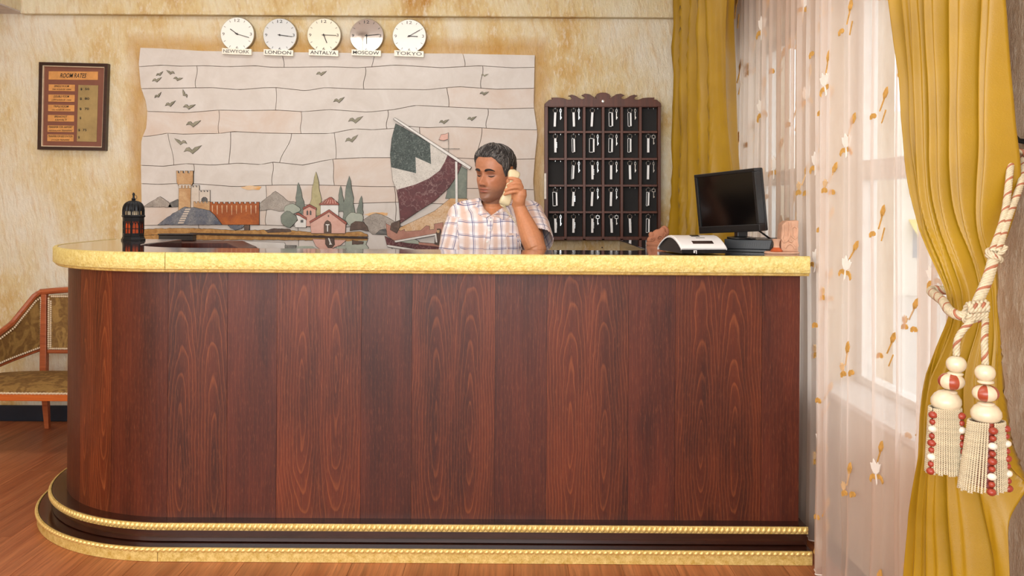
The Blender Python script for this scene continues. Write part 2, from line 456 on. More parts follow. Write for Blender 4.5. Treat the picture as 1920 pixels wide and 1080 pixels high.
for i in range(len(rows) - 1):
    tp, bt = rows[i], rows[i + 1]
    js = [None] + joints[i] + [None]
    for j in range(len(js) - 1):
        def side(jj, which):
            out = []
            for t in np.linspace(0, 1, 7):
                if jj is None:
                    yy = lerp(tp[0 if which < 0 else -1][1], bt[0 if which < 0 else -1][1], t)
                    xx = interp(yy, left_e if which < 0 else right_e)
                else:
                    xx = lerp(jj[0], jj[1], smooth(t)) + 1.3 * math.sin(math.pi * t * (1 + i % 2))
                    yy = lerp(interp(jj[0], tp), interp(jj[1], bt), t)
                out.append((xx - which * 0.55, yy))
            return out
        L = side(js[j], -1); Rr = side(js[j + 1], 1)
        pts = []
        x0, x1 = L[0][0], Rr[0][0]
        n = max(4, int((x1 - x0) / 12))
        pts += [(x, interp(x, tp) + 0.55) for x in np.linspace(x0, x1, n)]
        pts += Rr[1:-1]
        x0, x1 = L[-1][0], Rr[-1][0]
        pts += [(x, interp(x, bt) - 0.55) for x in np.linspace(x1, x0, n)]
        pts += L[1:-1][::-1]
        MB().prism(wp(pts), YS - random.random() * 0.003, DW - 0.003).build('slab', M['slab_pink'] if (i * 3 + j * 5) % 7 in (0, 2) and i > 1 else M['slab'], MU, smooth_=False)

SG = {
 'grey': stone('grey_stone', '#6f6f6a', '#a39f96', '#57524c', 16, 14),
 'darkgrey': stone('dark_grey_stone', '#4c4c4c', '#77746e', '#3c3a38', 18, 16),
 'bluegrey': stone('blue_grey_stone', '#51586a', '#8d8d8c', '#3f4148', 12, 12, grainy=0.6),
 'taupe': stone('taupe_stone', '#938a80', '#b8aea3', '#6b6259', 14, 13),
 'sand': stone('sand_stone', '#a5825a', '#d5b287', None, 14, grainy=0.6),
 'tower': stone('tower_stone', '#b18455', '#cdaa7e', None, 12, grainy=0.5),
 'pale': stone('pale_tower_stone', '#c3b5a4', '#d6cabc', None, 12),
 'rust': stone('rust_stone', '#8a3f12', '#bb6622', None, 10, grainy=0.5),
 'cyp': stone('grey_green_stone', '#666f66', '#838a7c', None, 12, grainy=0.3),
 'olive': stone('olive_stone', '#9c946a', '#b8ad82', None, 12),
 'sage': stone('sage_stone', '#9aa294', '#b0b5a6', None, 12),
 'pink': stone('pink_stone', '#cf9d8c', '#dcb3a4', None, 18, grainy=0.35),
 'roof': stone('red_stone', '#8e4a3c', '#a96355', None, 20),
 'brown': stone('brown_stone', '#4a3830', '#6c5647', None, 22),
 'white': stone('white_stone', '#d8d4cd', '#e6e3de', None, 14, grainy=0.2),
 'sailgreen': stone('dark_green_stone', '#2b3532', '#4a5650', '#79837c', 18, 7, grainy=0.6),
 'sailwhite': stone('veined_white_stone', '#c9c3ba', '#dcd6cc', '#8f8577', 14, 16, grainy=0.5),
 'maroon': stone('maroon_stone', '#4e2528', '#6a3536', '#8f6f6a', 12, 4, grainy=0.3),
 'honey': stone('honey_stone', '#c99a62', '#e3cdb0', '#b07a46', 8, 12, grainy=0.35),
 'salmon': stone('salmon_stone', '#a5705f', '#bd8a76', None, 14),
 'ochrewash': stone('ochre_wash_stone', '#d79a4c', '#ddc7a8', None, 6, grainy=0.1),
 'reed': stone('speckled_ochre_stone', '#9a6a30', '#c99d5c', None, 30, grainy=0.7),
 'bird': stone('bird_stone', '#7d7964', '#9a9580', None, 30),
 'shore': stone('shore_line_stone', '#2c1c12', '#43291a', None, 30),
}
def jag(pts, amp=0.8, step=5, seed=1):
    rs = random.Random(seed); out = []
    n = len(pts)
    for i in range(n):
        a, b = pts[i], pts[(i + 1) % n]
        L = math.dist(a, b); k = max(1, int(L / step))
        for q in range(k):
            t = q / k
            out.append((lerp(a[0], b[0], t) + (rs.uniform(-amp, amp) if q else 0), lerp(a[1], b[1], t) + (rs.uniform(-amp, amp) if q else 0)))
    return out
def inlay(name, pts, mat, lvl=1, label=None, rough=0, parent=None):
    if rough: pts = jag(pts, rough)
    mb = MB().prism(wp(pts), YS - 0.003 - 0.0028 * lvl, YS + 0.002)
    xs_ = [p[0] for p in pts]; ys_ = [p[1] for p in pts]
    if min(max(xs_) - min(xs_), max(ys_) - min(ys_)) > 5.5 and name != 'stain':
        # dark grout line round the piece
        n = len(pts); ar = sum(pts[i][0] * pts[(i + 1) % n][1] - pts[(i + 1) % n][0] * pts[i][1] for i in range(n)); sg = 1 if ar > 0 else -1
        q = []
        for i in range(n):
            a, b, c = pts[i - 1], pts[i], pts[(i + 1) % n]
            n1 = Vector((b[1] - a[1], a[0] - b[0])); n2 = Vector((c[1] - b[1], b[0] - c[0]))
            if n1.length < 1e-6 or n2.length < 1e-6: q.append(b); continue
            nn = (n1.normalized() + n2.normalized()); L = nn.length
            nn = nn.normalized() * min(1.1, .55 / max(.3, L / 2)) if L > 1e-3 else Vector((0, 0))
            q.append((b[0] + sg * nn.x, b[1] + sg * nn.y))
        mb.prism(wp(q), YS - 0.003 - 0.0028 * lvl + .0011, YS + 0.002, 1)
    o = mb.build(name, [SG[mat], M['grout']], parent or MU, smooth_=False)
    if label: o['label'] = label
    return o
def merlons(x0, x1, y, n, h, base):
    """crenellated top running x0..x1 at height y (tops), returns outline with base line below"""
    pts = []; wdt = (x1 - x0) / (2 * n - 1)
    for i in range(n):
        a = x0 + 2 * i * wdt
        pts += [(a, y + h), (a, y), (a + wdt, y), (a + wdt, y + h)]
    return pts + [(x1, base), (x0, base)]
# birds
def bird(x, y, w_, up=0.0, k=0):
    h = w_ * 0.30; s = -1 if k else 1
    pts = [(-.5, .12), (-.36, -.28), (-.2, -.34), (-.05, .02), (.12, -.3), (.5, -.5), (.3, -.08), (.1, .22), (-.02, .42), (-.18, .1), (-.34, .02)]
    c, sn = math.cos(up), math.sin(up)
    q = [(s * a * w_, b * h * 1.6) for a, b in pts]
    inlay('bird', [(x + a * c - b * sn, y + a * sn + b * c) for a, b in q], 'bird', 1)
for b in [(297, 151, 17, -.1), (302, 140, 13, -.25), (322, 137, 15, .1, 1), (336, 149, 16, .25), (299, 180, 14, -.4), (348, 177, 15, .8, 1), (322, 196, 19, -.15),
          (357, 201, 21, .1), (365, 233, 26, 0), (341, 267, 23, .1, 1), (364, 282, 33, -.05), (604, 139, 18, 0), (637, 189, 20, -.1), (668, 226, 27, -.05), (661, 262, 25, -.2),
          (833, 229, 17, 0), (885, 223, 16, 0), (909, 142, 14, .1), (908, 176, 15, .1)]:
    bird(*b)
# far hills and water ground
inlay('hill', [(271, 388), (285, 379), (303, 369), (312, 375), (322, 383), (325, 388)], 'taupe', 1, 'brown grey hill', .6)
inlay('hill', [(318, 388), (322, 380), (335, 374), (342, 379), (342, 388)], 'darkgrey', 1, 'dark grey hill', .5)
inlay('hill', [(489, 382), (493, 378), (518, 359), (528, 366), (541, 377), (556, 379), (556, 394), (525, 396), (510, 392), (489, 395)], 'taupe', 1, 'taupe grey mountain', .5)
inlay('stain', [(453, 351), (470, 348), (492, 350), (488, 356), (466, 356)], 'ochrewash', 0.2, None, .6)
inlay('stain', [(683, 402), (700, 398), (728, 399), (727, 404), (696, 406)], 'ochrewash', 0.2, None, .6)
inlay('castle_tower', [(334, 321), (337, 321), (337, 325), (341, 325), (341, 321), (346, 321), (346, 325), (350, 325), (350, 321), (355, 321), (355, 325), (359, 325), (359, 321), (365, 321), (365, 342), (361, 350), (360, 395), (338, 395), (339, 350), (335, 342)], 'tower', 3)
inlay('tower_arcade', [(339, 346), (361, 346), (361, 353), (358, 353), (358, 348), (355, 348), (355, 353), (352, 353), (352, 348), (349, 348), (349, 353), (346, 353), (346, 348), (343, 348), (343, 353), (339, 353)], 'pale', 3.5)
inlay('castle_wall', merlons(361, 376, 348, 3, 3, 392), 'pale', 2)
inlay('castle_wall', merlons(376, 396, 357, 4, 3, 395), 'pale', 1.5)
inlay('castle_wall', merlons(366, 396, 378, 5, 3, 397), 'tower', 2.5, 'reddish brown castle wall')
inlay('castle_door', [(381, 378), (381, 373), (384, 370), (388, 370), (391, 373), (391, 378)], 'darkgrey', 2.7)
inlay('castle_wall', merlons(396, 488, 379, 10, 3, 421), 'rust', 2, 'long rust orange castle wall')
for i, x in enumerate(range(400, 488, 9)):
    inlay('wall_streak', [(x, 385), (x + 2, 385), (x + 1.4, 397 + (i * 5) % 7), (x + .8, 397 + (i * 5) % 7)], 'honey', 2.4)
inlay('rock', [(300, 421), (318, 407), (338, 395), (350, 388), (372, 390), (396, 395), (405, 403), (412, 412), (419, 421)], 'bluegrey', 4, 'blue grey castle rock', .8)
for i in range(7):
    inlay('step', [(352 - i * 2.2, 391 + i * 4.2), (361 - i * 2.0, 391 + i * 4.2), (360 - i * 2.0, 393.6 + i * 4.2), (350 - i * 2.2, 393.6 + i * 4.2)], 'pale', 4.8)
# sandbank and its reflection
inlay('sandbank', [(270, 430), (330, 428), (400, 429), (440, 432), (505, 431), (520, 429), (548, 432), (600, 437), (650, 436), (675, 434), (690, 439), (691, 443), (520, 440), (360, 437), (270, 441)], 'reed', 2, None, .7)
inlay('sandbank', [(270, 441), (360, 440), (520, 443), (691, 447), (689, 452), (650, 452), (600, 450), (500, 449), (400, 449), (270, 449)], 'reed', 1.5, None, .7)
inlay('shore_line', [(360, 436.5), (520, 440), (690, 444.5), (690, 447), (520, 443), (360, 439)], 'shore', 4)
inlay('driftwood', [(500, 432), (515, 428.5), (545, 430), (548, 434), (505, 436)], 'brown', 2.4, None, .6)
inlay('boulder', [(430, 422), (462, 422), (455, 428), (444, 431), (435, 427)], 'bluegrey', 3, None, .5)
inlay('boulder', [(460, 422), (470, 422), (470, 431), (461, 431)], 'brown', 3, None, .5)
inlay('water_stone', [(460, 452), (535, 455), (540, 466), (484, 466)], 'white', 0.6)
inlay('water_stone', [(536, 460), (557, 460), (556, 466), (536, 466)], 'grey', 1, 'grey water stone')
inlay('water_stone', [(558, 461), (588, 461), (595, 466), (558, 466)], 'sage', 1)
# cypresses, bushes
def cypress(x, yb, yt, hw, mat, lean=0, k=0):
    L = []; Rr = []
    for i in range(9):
        t = i / 8; y = lerp(yt, yb, t); wv = hw * (t ** 0.75) * (1 if t < .8 else 1 - (t - .8) * 1.2)
        wob = 1 + 0.14 * math.sin(i * 2.1 + k)
        L.append((x + lean * (1 - t) - wv * wob, y)); Rr.append((x + lean * (1 - t) + wv * (2 - wob), y))
    inlay('cypress_tree', L + Rr[::-1], mat, 1.4 + 0.25 * k)
cypress(565, 400, 342, 10, 'cyp', -4, 0); cypress(594, 404, 322, 13, 'olive', 0, 1); cypress(641, 396, 348, 7, 'cyp', -1, 2)
cypress(655, 412, 330, 13, 'cyp', 1, 3); cypress(675, 408, 367, 7, 'cyp', 4, 4)
def bush(x, y, rx, ry, mat, k=0, name='bush', lvl=3):
    inlay(name, [(x + rx * math.cos(a) * (1 + .10 * math.sin(3 * a + k)), y + ry * math.sin(a) * (1 + .12 * math.sin(4 * a + k))) for a in [i * 2 * math.pi / 18 for i in range(18)]], mat, lvl)
bush(549, 392, 15, 9, 'sage', 1); bush(543, 411, 15, 14, 'cyp', 2, lvl=3.5); bush(667, 412, 16, 14, 'sage', 4)
inlay('rock', [(658, 432), (660, 420), (668, 415), (682, 416), (690, 425), (692, 433), (676, 430)], 'brown', 4, 'brown rock', .5)
inlay('hill', [(683, 412), (695, 404), (706, 400), (718, 403), (728, 408), (744, 418), (740, 438), (726, 440), (700, 439), (690, 430)], 'taupe', 1.5, 'veined grey rock mound', .6)
inlay('rock', [(705, 439), (714, 431), (724, 429), (727, 439)], 'darkgrey', 2)
# church group
inlay('chapel_wall', [(571, 388), (582, 385), (594, 391), (594, 424), (577, 424), (571, 412)], 'pink', 3.5)
inlay('chapel_roof', [(570, 390), (582, 383), (595, 390), (595, 393), (582, 387), (571, 393)], 'roof', 4.4)
inlay('chapel_wall', [(558, 403), (576, 409), (576, 426), (556, 426), (555, 419), (561, 413)], 'white', 4, 'small white chapel wall')
inlay('chapel_roof', [(556, 401), (562, 399), (577, 408), (577, 412), (562, 403)], 'roof', 4.8)
inlay('window', [(566, 412), (571, 412), (571, 417), (566, 417)], 'darkgrey', 4.6)
for wx in (577, 583): inlay('window', [(wx, 403), (wx, 396), (wx + 1.5, 394), (wx + 3, 396), (wx + 3, 403)], 'darkgrey', 4.2)
inlay('church_tower', [(603, 383), (636, 383), (636, 408), (603, 408)], 'white', 2.6)
inlay('church_roof', [(601, 382), (620, 370), (623, 370), (637, 382), (637, 384), (601, 384)], 'roof', 4)
for k in range(6): inlay('roof_tile', [(604 + k * 5.4, 381.6), (611 + k * 3.6, 374.6), (612 + k * 3.6, 374.6), (605.4 + k * 5.4, 381.6)], 'pink', 4.5)
inlay('church_wall', [(584, 416), (619, 397), (650, 416), (649, 437), (586, 437)], 'pink', 4.5)
inlay('church_roof', [(584, 418), (583, 415), (619, 393), (652, 417), (651, 421), (619, 397)], 'roof', 5.4)
inlay('church_window', [(610, 436), (610, 421), (612, 416), (616, 413), (621, 416), (623, 421), (623, 436)], 'brown', 5.2)
inlay('window_cross', [(613, 420), (620, 420), (620, 422), (617.6, 422), (617.6, 434), (615.4, 434), (615.4, 422), (613, 422)], 'white', 5.9)
inlay('church_window', [(616.6, 405), (618, 402.4), (619.6, 405), (618, 407)], 'brown', 5.2)
inlay('church_reflection', [(588, 448), (650, 450), (640, 459), (629, 463), (622, 467), (603, 467), (594, 461)], 'pink', 2.2)
inlay('window_reflection', [(612, 446), (628, 447), (629, 458), (624, 464), (617, 464), (612, 457)], 'brown', 3)
inlay('window_reflection', [(617, 446), (619.4, 446), (623, 456), (625, 458), (619, 458.6), (620, 455)], 'white', 3.6)
inlay('bush_reflection', [(650, 452), (690, 451), (687, 458), (692, 464), (690, 470), (655, 470), (648, 462)], 'sage', 1.8, None, .6)
inlay('bush_reflection', [(633, 462), (648, 460), (650, 466), (632, 467)], 'sage', 1.8)
inlay('boulder', [(662, 450), (672, 452), (683, 453), (682, 457), (662, 458)], 'brown', 2.6, None, .5)
# boat
inlay('sail_back', [(852, 305), (876, 318), (875, 372), (836, 372)], 'cyp', 1, 'grey green rear sail')
inlay('castle_wall', [(748, 428), (780, 413), (815, 396), (845, 372), (877, 373), (877, 425), (748, 442)], 'honey', 1, 'honey veined fortress wall')
inlay('red_wall', [(725, 419), (752, 433), (759, 430), (760, 434), (790, 432), (800, 423), (806, 424), (806, 431), (815, 430), (815, 420), (831, 417), (831, 426), (840, 425), (840, 415), (848, 415), (850, 433), (800, 441), (742, 452), (727, 442)], 'salmon', 2)
main = [(743, 233), (860, 303), (852, 325), (836, 352), (812, 376), (785, 394), (760, 407), (749, 420), (744, 370), (737, 345), (734, 320), (734, 290), (737, 260)]
inlay('sail', [(743, 233), (757, 240), (807, 269), (809, 308), (780, 295), (781, 325), (735, 314), (733, 290), (736, 260)], 'sailgreen', 3, 'dark green upper sail')
inlay('sail', [(807, 269), (840, 291), (834, 305), (825, 320), (805, 335), (780, 346), (745, 356), (738, 340), (735, 314), (781, 325), (780, 295), (809, 308)], 'sailwhite', 2.8, 'white veined middle sail')
inlay('sail', [(840, 291), (867, 306), (858, 328), (842, 352), (815, 377), (785, 396), (752, 418), (749, 380), (745, 356), (780, 346), (805, 335), (825, 320), (834, 305)], 'maroon', 3, 'maroon lower sail')
inlay('yard_pole', [(739, 224), (742, 222), (884, 314), (881, 318)], 'white', 5)
inlay('mast', [(854, 303), (858, 304), (859, 405), (855, 405)], 'white', 4)
inlay('rigging', [(820, 277.6), (862, 278.6), (862, 279.6), (820, 278.8)], 'taupe', 2)
inlay('rigging', [(840.5, 250), (841.7, 250), (841.7, 285), (840.5, 285)], 'taupe', 2)
inlay('flag', [(824, 262), (828, 253), (836, 252), (841, 250), (841, 261), (832, 264)], 'pink', 2)
inlay('prow', [(735, 419), (750, 413), (751, 424), (745, 437), (733, 430)], 'brown', 3)
inlay('boat_hull', [(723, 443), (745, 453), (790, 458), (830, 462), (850, 463), (850, 470), (790, 468), (760, 462), (727, 459)], 'maroon', 3.4)
inlay('hull_stripe', [(727, 459), (730, 459), (762, 464), (800, 470), (765, 468), (728, 462)], 'white', 4)
inlay('cargo', [(748, 452), (778, 448), (786, 452), (786, 457), (765, 455)], 'sage', 4)
inlay('deck', [(786, 454), (832, 458), (850, 460), (850, 463), (830, 463), (786, 458)], 'salmon', 4.2)
inlay('boom', [(741, 451), (860, 430), (860, 433), (743, 454)], 'white', 5)
inlay('sailor', [(816, 457), (817, 444), (819, 436), (821, 429), (826, 429), (828, 437), (832, 444), (834, 452), (838, 459), (826, 460)], 'brown', 5.4)
inlay('sailor_face', [(819.6, 431), (825, 431), (825, 435), (822.5, 437), (819.6, 435)], 'sand', 6)
inlay('sailor_sleeve', [(816, 438), (819, 438), (821, 454), (818, 454)], 'white', 6); inlay('sailor_sleeve', [(827, 439), (830, 440), (829, 453), (826, 453)], 'sage', 6)

# ================================================================= TEXT
def text_mesh(s, shear=0.0, bold=0.0):
    cu = bpy.data.curves.new('lettering', 'FONT'); cu.body = s; cu.shear = shear; cu.offset = bold; cu.resolution_u = 3
    o = bpy.data.objects.new('lettering', cu); COL.objects.link(o)
    dg = bpy.context.evaluated_depsgraph_get()
    me = bpy.data.meshes.new_from_object(o.evaluated_get(dg))
    bpy.data.objects.remove(o); bpy.data.curves.remove(cu)
    return me
def put_text(s, P0, ux, uz, wdt, hgt, mat, parent, name='lettering', shear=0.0, bold=0.0, thick=0.0012):
    """P0 centre of the text, ux / uz unit vectors (world), fitted to wdt x hgt"""
    me = text_mesh(s, shear, bold)
    n = len(me.vertices)
    if n == 0: return None
    co = np.empty(n * 3); me.vertices.foreach_get('co', co); co = co.reshape(-1, 3)
    lo, hi = co.min(0), co.max(0)
    c = (lo + hi) / 2; sx = wdt / max(1e-6, hi[0] - lo[0]); sy = hgt / max(1e-6, hi[1] - lo[1])
    nrm = np.array(Vector(ux).cross(Vector(uz)))
    off = np.array(wloc(parent))
    w_ = np.array(P0) + ((co[:, 0] - c[0]) * sx)[:, None] * np.array(ux) + ((co[:, 1] - c[1]) * sy)[:, None] * np.array(uz) + nrm * thick - off
    me.vertices.foreach_set('co', w_.ravel()); me.materials.clear(); me.materials.append(mat); me.update()
    me.name = name
    o = bpy.data.objects.new(name, me); COL.objects.link(o); o.parent = parent
    return o
M['ink'] = plain('black_ink', '#1a1412', 0.5)
M['ink_grey'] = plain('grey_ink', '#5b5550', 0.4)

# ================================================================= CLOCKS
M['face_white'] = plain('white_clock_face', '#f4f2ea', 0.25, var=0.01, coat=0.6)
M['face_cream'] = plain('cream_clock_face', '#f0e6cf', 0.3, var=0.02, coat=0.4)
M['rim'] = plain('clock_rim', '#a49a88', 0.3, 0.6)
g = G('mirror_clock_face'); g.set(Base_Color='#f2efe8', Metallic=0.9, Roughness=0.05); M['face_mirror'] = g.m
g = G('half_mirror_clock_face'); g.set(Base_Color='#eef4f4', Metallic=0.3, Roughness=0.08); M['face_half'] = g.m
M['plate_white'] = plain('clock_name_plate', '#f1ecdc', 0.3)
def clock(city, px, py, face, hr, mn, label, plx, ply, tilt=0.01, ink='ink'):
    D = DW - 0.03; s = D / F
    C = at(px, py, D); rr = 32 * s
    t = thing('wall_clock', label, 'clock', (C.x, DW, C.z - rr), 'row of five city wall clocks')
    Mx = Matrix.Rotation(R(90), 3, 'X')
    MB().lathe([(rr * .98, -.034), (rr, -.03), (rr, -.006), (rr * .985, 0.0), (rr * .96, 0.001)], C, 48, M=Mx).build('case', M['rim'], t)
    MB().lathe([(rr * .968, 0.0), (rr * .968, 0.0025), (rr * .962, 0.003)], C, 48, M=Mx).build('face', M[face], t)
    yF = C.y - 0.0036
    def bar(name, ang, r0, r1, wd, dy=0.0, mat='ink'):
        d = Vector((math.sin(ang), 0, math.cos(ang))); p = Vector((d.z, 0, -d.x))
        a, b = C + d * r0, C + d * r1
        pts = [(a + p * wd / 2), (b + p * wd / 2), (b - p * wd / 2), (a - p * wd / 2)]
        MB().prism([(q.x, q.z) for q in pts], yF - dy - .0008, yF - dy).build(name, M[mat], t, smooth_=False)
    for k in range(12):
        if k % 3: bar('hour_mark', 2 * math.pi * k / 12, rr * .78, rr * .90, .0022, mat=ink)
    for k, sx in ((12, .030), (3, .012), (6, .013), (9, .013)):
        a = 2 * math.pi * k / 12; d = Vector((math.sin(a), 0, math.cos(a)))
        put_text(str(k), Vector((C.x, yF, C.z)) + d * rr * .80, (1, 0, 0), (0, 0, 1), sx, .017, M[ink], t, 'numeral', thick=.0004)
    bar('hour_hand', hr, -.008, rr * .50, .0045, .002); bar('minute_hand', mn, -.012, rr * .74, .0032, .004)
    MB().lathe([(.005, 0), (.005, .004), (.003, .005)], (C.x, yF - .002, C.z), 12, M=Mx).build('hand_boss', M['ink'], t)
    x0, x1, y0, y1 = px - 28 + plx, px + 27 + plx, ply - 5.5, ply + 5.5; tl = 1.0
    MB().prism(wp([(x0, y0 - tl), (x1, y0 + tl), (x1, y1 + tl), (x0, y1 - tl)], D - .004), D - .012, DW - .018).build('name_plate', M['plate_white'], t, smooth_=False)
    P = at((x0 + x1) / 2, ply, D); P.y = D - .0125
    put_text(city, P, Vector((1, 0, -.03)).normalized(), Vector((.03, 0, 1)).normalized(), .150, .019, M[ink], t, 'city_name', thick=.0004, bold=.01)
A = lambda h: 2 * math.pi * h / 12
clock('NEWYORK', 445, 64, 'face_white', A(10.2), A(3.55), 'white wall clock over the NEWYORK plate, leftmost of the five', 0, 97, ink='ink_grey')
clock('LONDON', 525, 66, 'face_half', A(3.25), A(3.25), 'silvery glass wall clock over the LONDON plate', -2, 99)
clock('ANTALYA', 607.5, 66, 'face_cream', A(5.3), A(3.05), 'cream wall clock over the ANTALYA plate, middle of the five', 0, 99.5)
clock('MOSCOW', 687.5, 67, 'face_mirror', A(6.0), A(2.8), 'mirrored wall clock full of dark reflections between ANTALYA and TOKYO clocks', 0, 99.5)
clock('TOKYO', 767.5, 68, 'face_white', A(3.1), A(2.0), 'white wall clock over the TOKYO plate, rightmost of the five', 0, 101, ink='ink_grey')

# brass lamp hanging from the ceiling nearer the camera, seen only mirrored in one clock
M['brass'] = plain('brass', '#8a5a1e', 0.3, 0.9)
M['shade'] = plain('frosted_shade', '#f2e6cc', 0.5)
t = thing('pendant_lamp', 'brass ring pendant lamp mirrored in the MOSCOW clock face', 'lamp', (-1.32, 2.45, 2.75))
ring = [Vector((-1.32 + .16 * math.cos(a), 2.45 + .16 * math.sin(a), 2.52)) for a in [i * 2 * math.pi / 28 for i in range(29)]]
MB().tube(ring, .014, 8).build('ring', M['brass'], t)
MB().lathe([(.05, .2), (.05, .23), (.012, .19), (.012, -.02), (.03, -.05), (.002, -.08)], (-1.32, 2.45, 2.52), 16).build('stem', M['brass'], t)
for k in range(4):
    a = k * math.pi / 2 + .4; q = Vector((-1.32 + .16 * math.cos(a), 2.45 + .16 * math.sin(a), 2.52))
    MB().tube([(-1.32, 2.45, 2.54), q.lerp(Vector((-1.32, 2.45, 2.5)), .5), q], .008, 6).build('arm', M['brass'], t)
    MB().lathe([(.01, -.01), (.03, .02), (.042, .07)], q, 14).build('shade', M['shade'], t)

# ================================================================= ROOM RATES BOARD
M['frame_dark'] = wood('dark_frame_wood', '#2a1712', '#3f241b', 0.3)
M['board'] = plain('brown_board', '#7a4734', 0.5, var=0.05)
M['plate_gold'] = plain('gold_plate', '#d79a5a', 0.35, 0.25, 0.15, 20)
M['plate_brass'] = plain('brushed_brass_plate', '#a68d5c', 0.4, 0.35, 0.2, 12)
M['fillet'] = plain('cream_fillet', '#e2c9a8', 0.4)
rb = thing('room_rates_board', 'framed brown ROOM RATES board with gold plates hung on the left wall', 'sign', tuple(at(141, 283, DW)))
outer = [(79, 118), (207, 121), (202, 283), (76, 281)]
def inset(q, d):
    cx = sum(p[0] for p in q) / 4; cy = sum(p[1] for p in q) / 4
    out = []
    for x, y in q: out.append((x + (d if x < cx else -d), y + (d if y < cy else -d)))
    return out
def frame(name, q0, q1, d0, d1, mat, parent, bev=0.002):
    a, b = wp(q0, DW), wp(q1, DW); m = MB()
    for i in range(4):
        j = (i + 1) % 4; m.prism([a[i], a[j], b[j], b[i]], d0, d1)
    return m.build(name, mat, parent, smooth_=False)
frame('frame', outer, inset(outer, 6), DW - .035, DW, M['frame_dark'], rb)
frame('fillet', inset(outer, 6), inset(outer, 7.5), DW - .028, DW, M['fillet'], rb)
MB().prism(wp(inset(outer, 7.4)), DW - .016, DW).build('board', M['board'], rb, smooth_=False)
def rate_plate(x0, y0, x1, y1, mat, lines, col='ink'):
    sk = -0.025 * (y0 - 200); sk1 = -.025 * (y1 - 200)
    MB().prism(wp([(x0 + sk, y0), (x1 + sk, y0 + .7), (x1 + sk1, y1 + .7), (x0 + sk1, y1)]), DW - .019, DW - .01).build('name_plate', M[mat], rb, smooth_=False)
    n = len(lines); h = (y1 - y0) / n
    for i, (s, wf) in enumerate(lines):
        yc = y0 + h * (i + .5) + .3; P = at((x0 + x1) / 2 + (sk + sk1) / 2, yc, DW); P.y = DW - .0192
        put_text(s, P, (1, 0, 0), (0, 0, 1), (x1 - x0) * wf * DW / F, h * (.56 if n == 1 else .66) * DW / F, M[col], rb, 'lettering', shear=.35, bold=.012, thick=.0006)
rate_plate(93, 134.5, 185, 150, 'plate_gold', [('ROOM RATES', .54)])
for (y0, y1, l) in [(159, 171, [('SINGLE ROOM', .58), ('TEK KİŞİLİK ODA', .72)]), (178, 191, [('DOUBLE ROOM', .6), ('ÇİFT KİŞİLİK ODA', .74)]), (197, 209, [('TRIPLE ROOM', .58), ('ÜÇ KİŞİLİK ODA', .7)]),
                    (216, 228, [('BREAKFAST', .5), ('KAHVALTI', .45)]), (235.5, 247.5, [('TRANSFER FOR AIRPORT', .92), ('HAVAALANI TRANSFERİ', .92)]), (252.5, 265, [('TRANSFER FOR BUS STATION', .94), ('OTOGAR TRANSFERİ', .7)])]:
    rate_plate(93.5, y0, 142.5, y1, 'plate_gold', l)
MB().prism(wp([(150, 160), (187, 161), (184, 266.5), (147, 265.5)]), DW - .019, DW - .01).build('price_plate', M['plate_brass'], rb, smooth_=False)
for s, y, xc, wd in [('$  50', 168, 162, 17), ('$  80', 186, 161.5, 18), ('$  70', 205, 161, 18), ('$', 222, 154, 3), ('$  75', 244.5, 157.5, 16), ('$', 258, 151, 3)]:
    P = at(xc, y, DW); P.y = DW - .0192
    put_text(s, P, (1, 0, 0), (0, 0, 1), wd * DW / F, 5 * DW / F, M['ink'], rb, 'price', bold=.02, thick=.0006)

# ================================================================= KEY CABINET
M['rack'] = wood('key_rack_wood', '#43200f', '#66331e', 0.4, 2)
M['rack_back'] = plain('black_rack_backing', '#17120f', 0.7)
M['steel'] = plain('polished_steel', '#e9e9e6', 0.18, 0.75, 0.03)
M['white_metal'] = plain('pale_fob_metal', '#fbfbfa', 0.25, 0.0, 0.02)
KD = DW - .065
kc = thing('key_cabinet', 'dark wooden pigeonhole key cabinet with carved wave crest', 'key cabinet', tuple(at(1129, 451, DW)))
xs = [1027, 1060.5, 1095.5, 1131, 1166, 1201, 1235]; ys = [199, 247.5, 298, 348, 398, 447]
def kw(pts): return [((p := at(x, y, KD)).x, p.z) for x, y in pts]
crest_h = [(1021, 200), (1022, 194), (1029, 187.5), (1036, 186), (1034, 185), (1034, 183), (1046, 183), (1056, 184), (1064, 187), (1070, 187), (1072, 184), (1069, 181), (1065, 180), (1072, 177.5), (1080, 180), (1086, 184), (1091, 186), (1096, 185), (1096, 182), (1090, 179), (1097, 175.5), (1106, 177), (1112, 181), (1118, 184.5), (1116, 181), (1119, 176.5), (1125, 174), (1130, 173.5)]
crest = crest_h + [(2261 - x, y) for x, y in crest_h[::-1][1:]]
MB().prism(kw(crest), KD - .004, KD + .014).build('crest', M['rack'], kc, smooth_=False, bevel=.0015)
MB().prism(kw([(1021, 198), (1239, 198), (1239, 451), (1021, 451)]), DW - .012, DW - .001).build('back_board', M['rack_back'], kc, smooth_=False)
for x0, x1 in ((1021, 1027.5), (1234, 1239)):
    MB().prism(kw([(x0, 194), (x1, 194), (x1, 451), (x0, 451)]), KD, DW - .012).build('side_panel', M['rack'], kc, smooth_=False, bevel=.0015)
for x in xs[1:-1]:
    MB().prism(kw([(x - 2.4, 199), (x + 2.4, 199), (x + 2.4, 448), (x - 2.4, 448)]), KD + .002, DW - .012).build('divider', M['rack'], kc, smooth_=False, bevel=.001)
for i, y in enumerate(ys):
    for a, b in zip(xs, xs[1:]):
        hh = 3.2 if i == 5 else 2.0
        MB().prism(kw([(a + 2.4, y - hh), (b - 2.4, y - hh), (b - 2.4, y + hh), (a + 2.4, y + hh)]), KD + .001, DW - .012).build('shelf', M['rack'], kc, smooth_=False, bevel=.001)
Mx = Matrix.Rotation(R(90), 3, 'X')
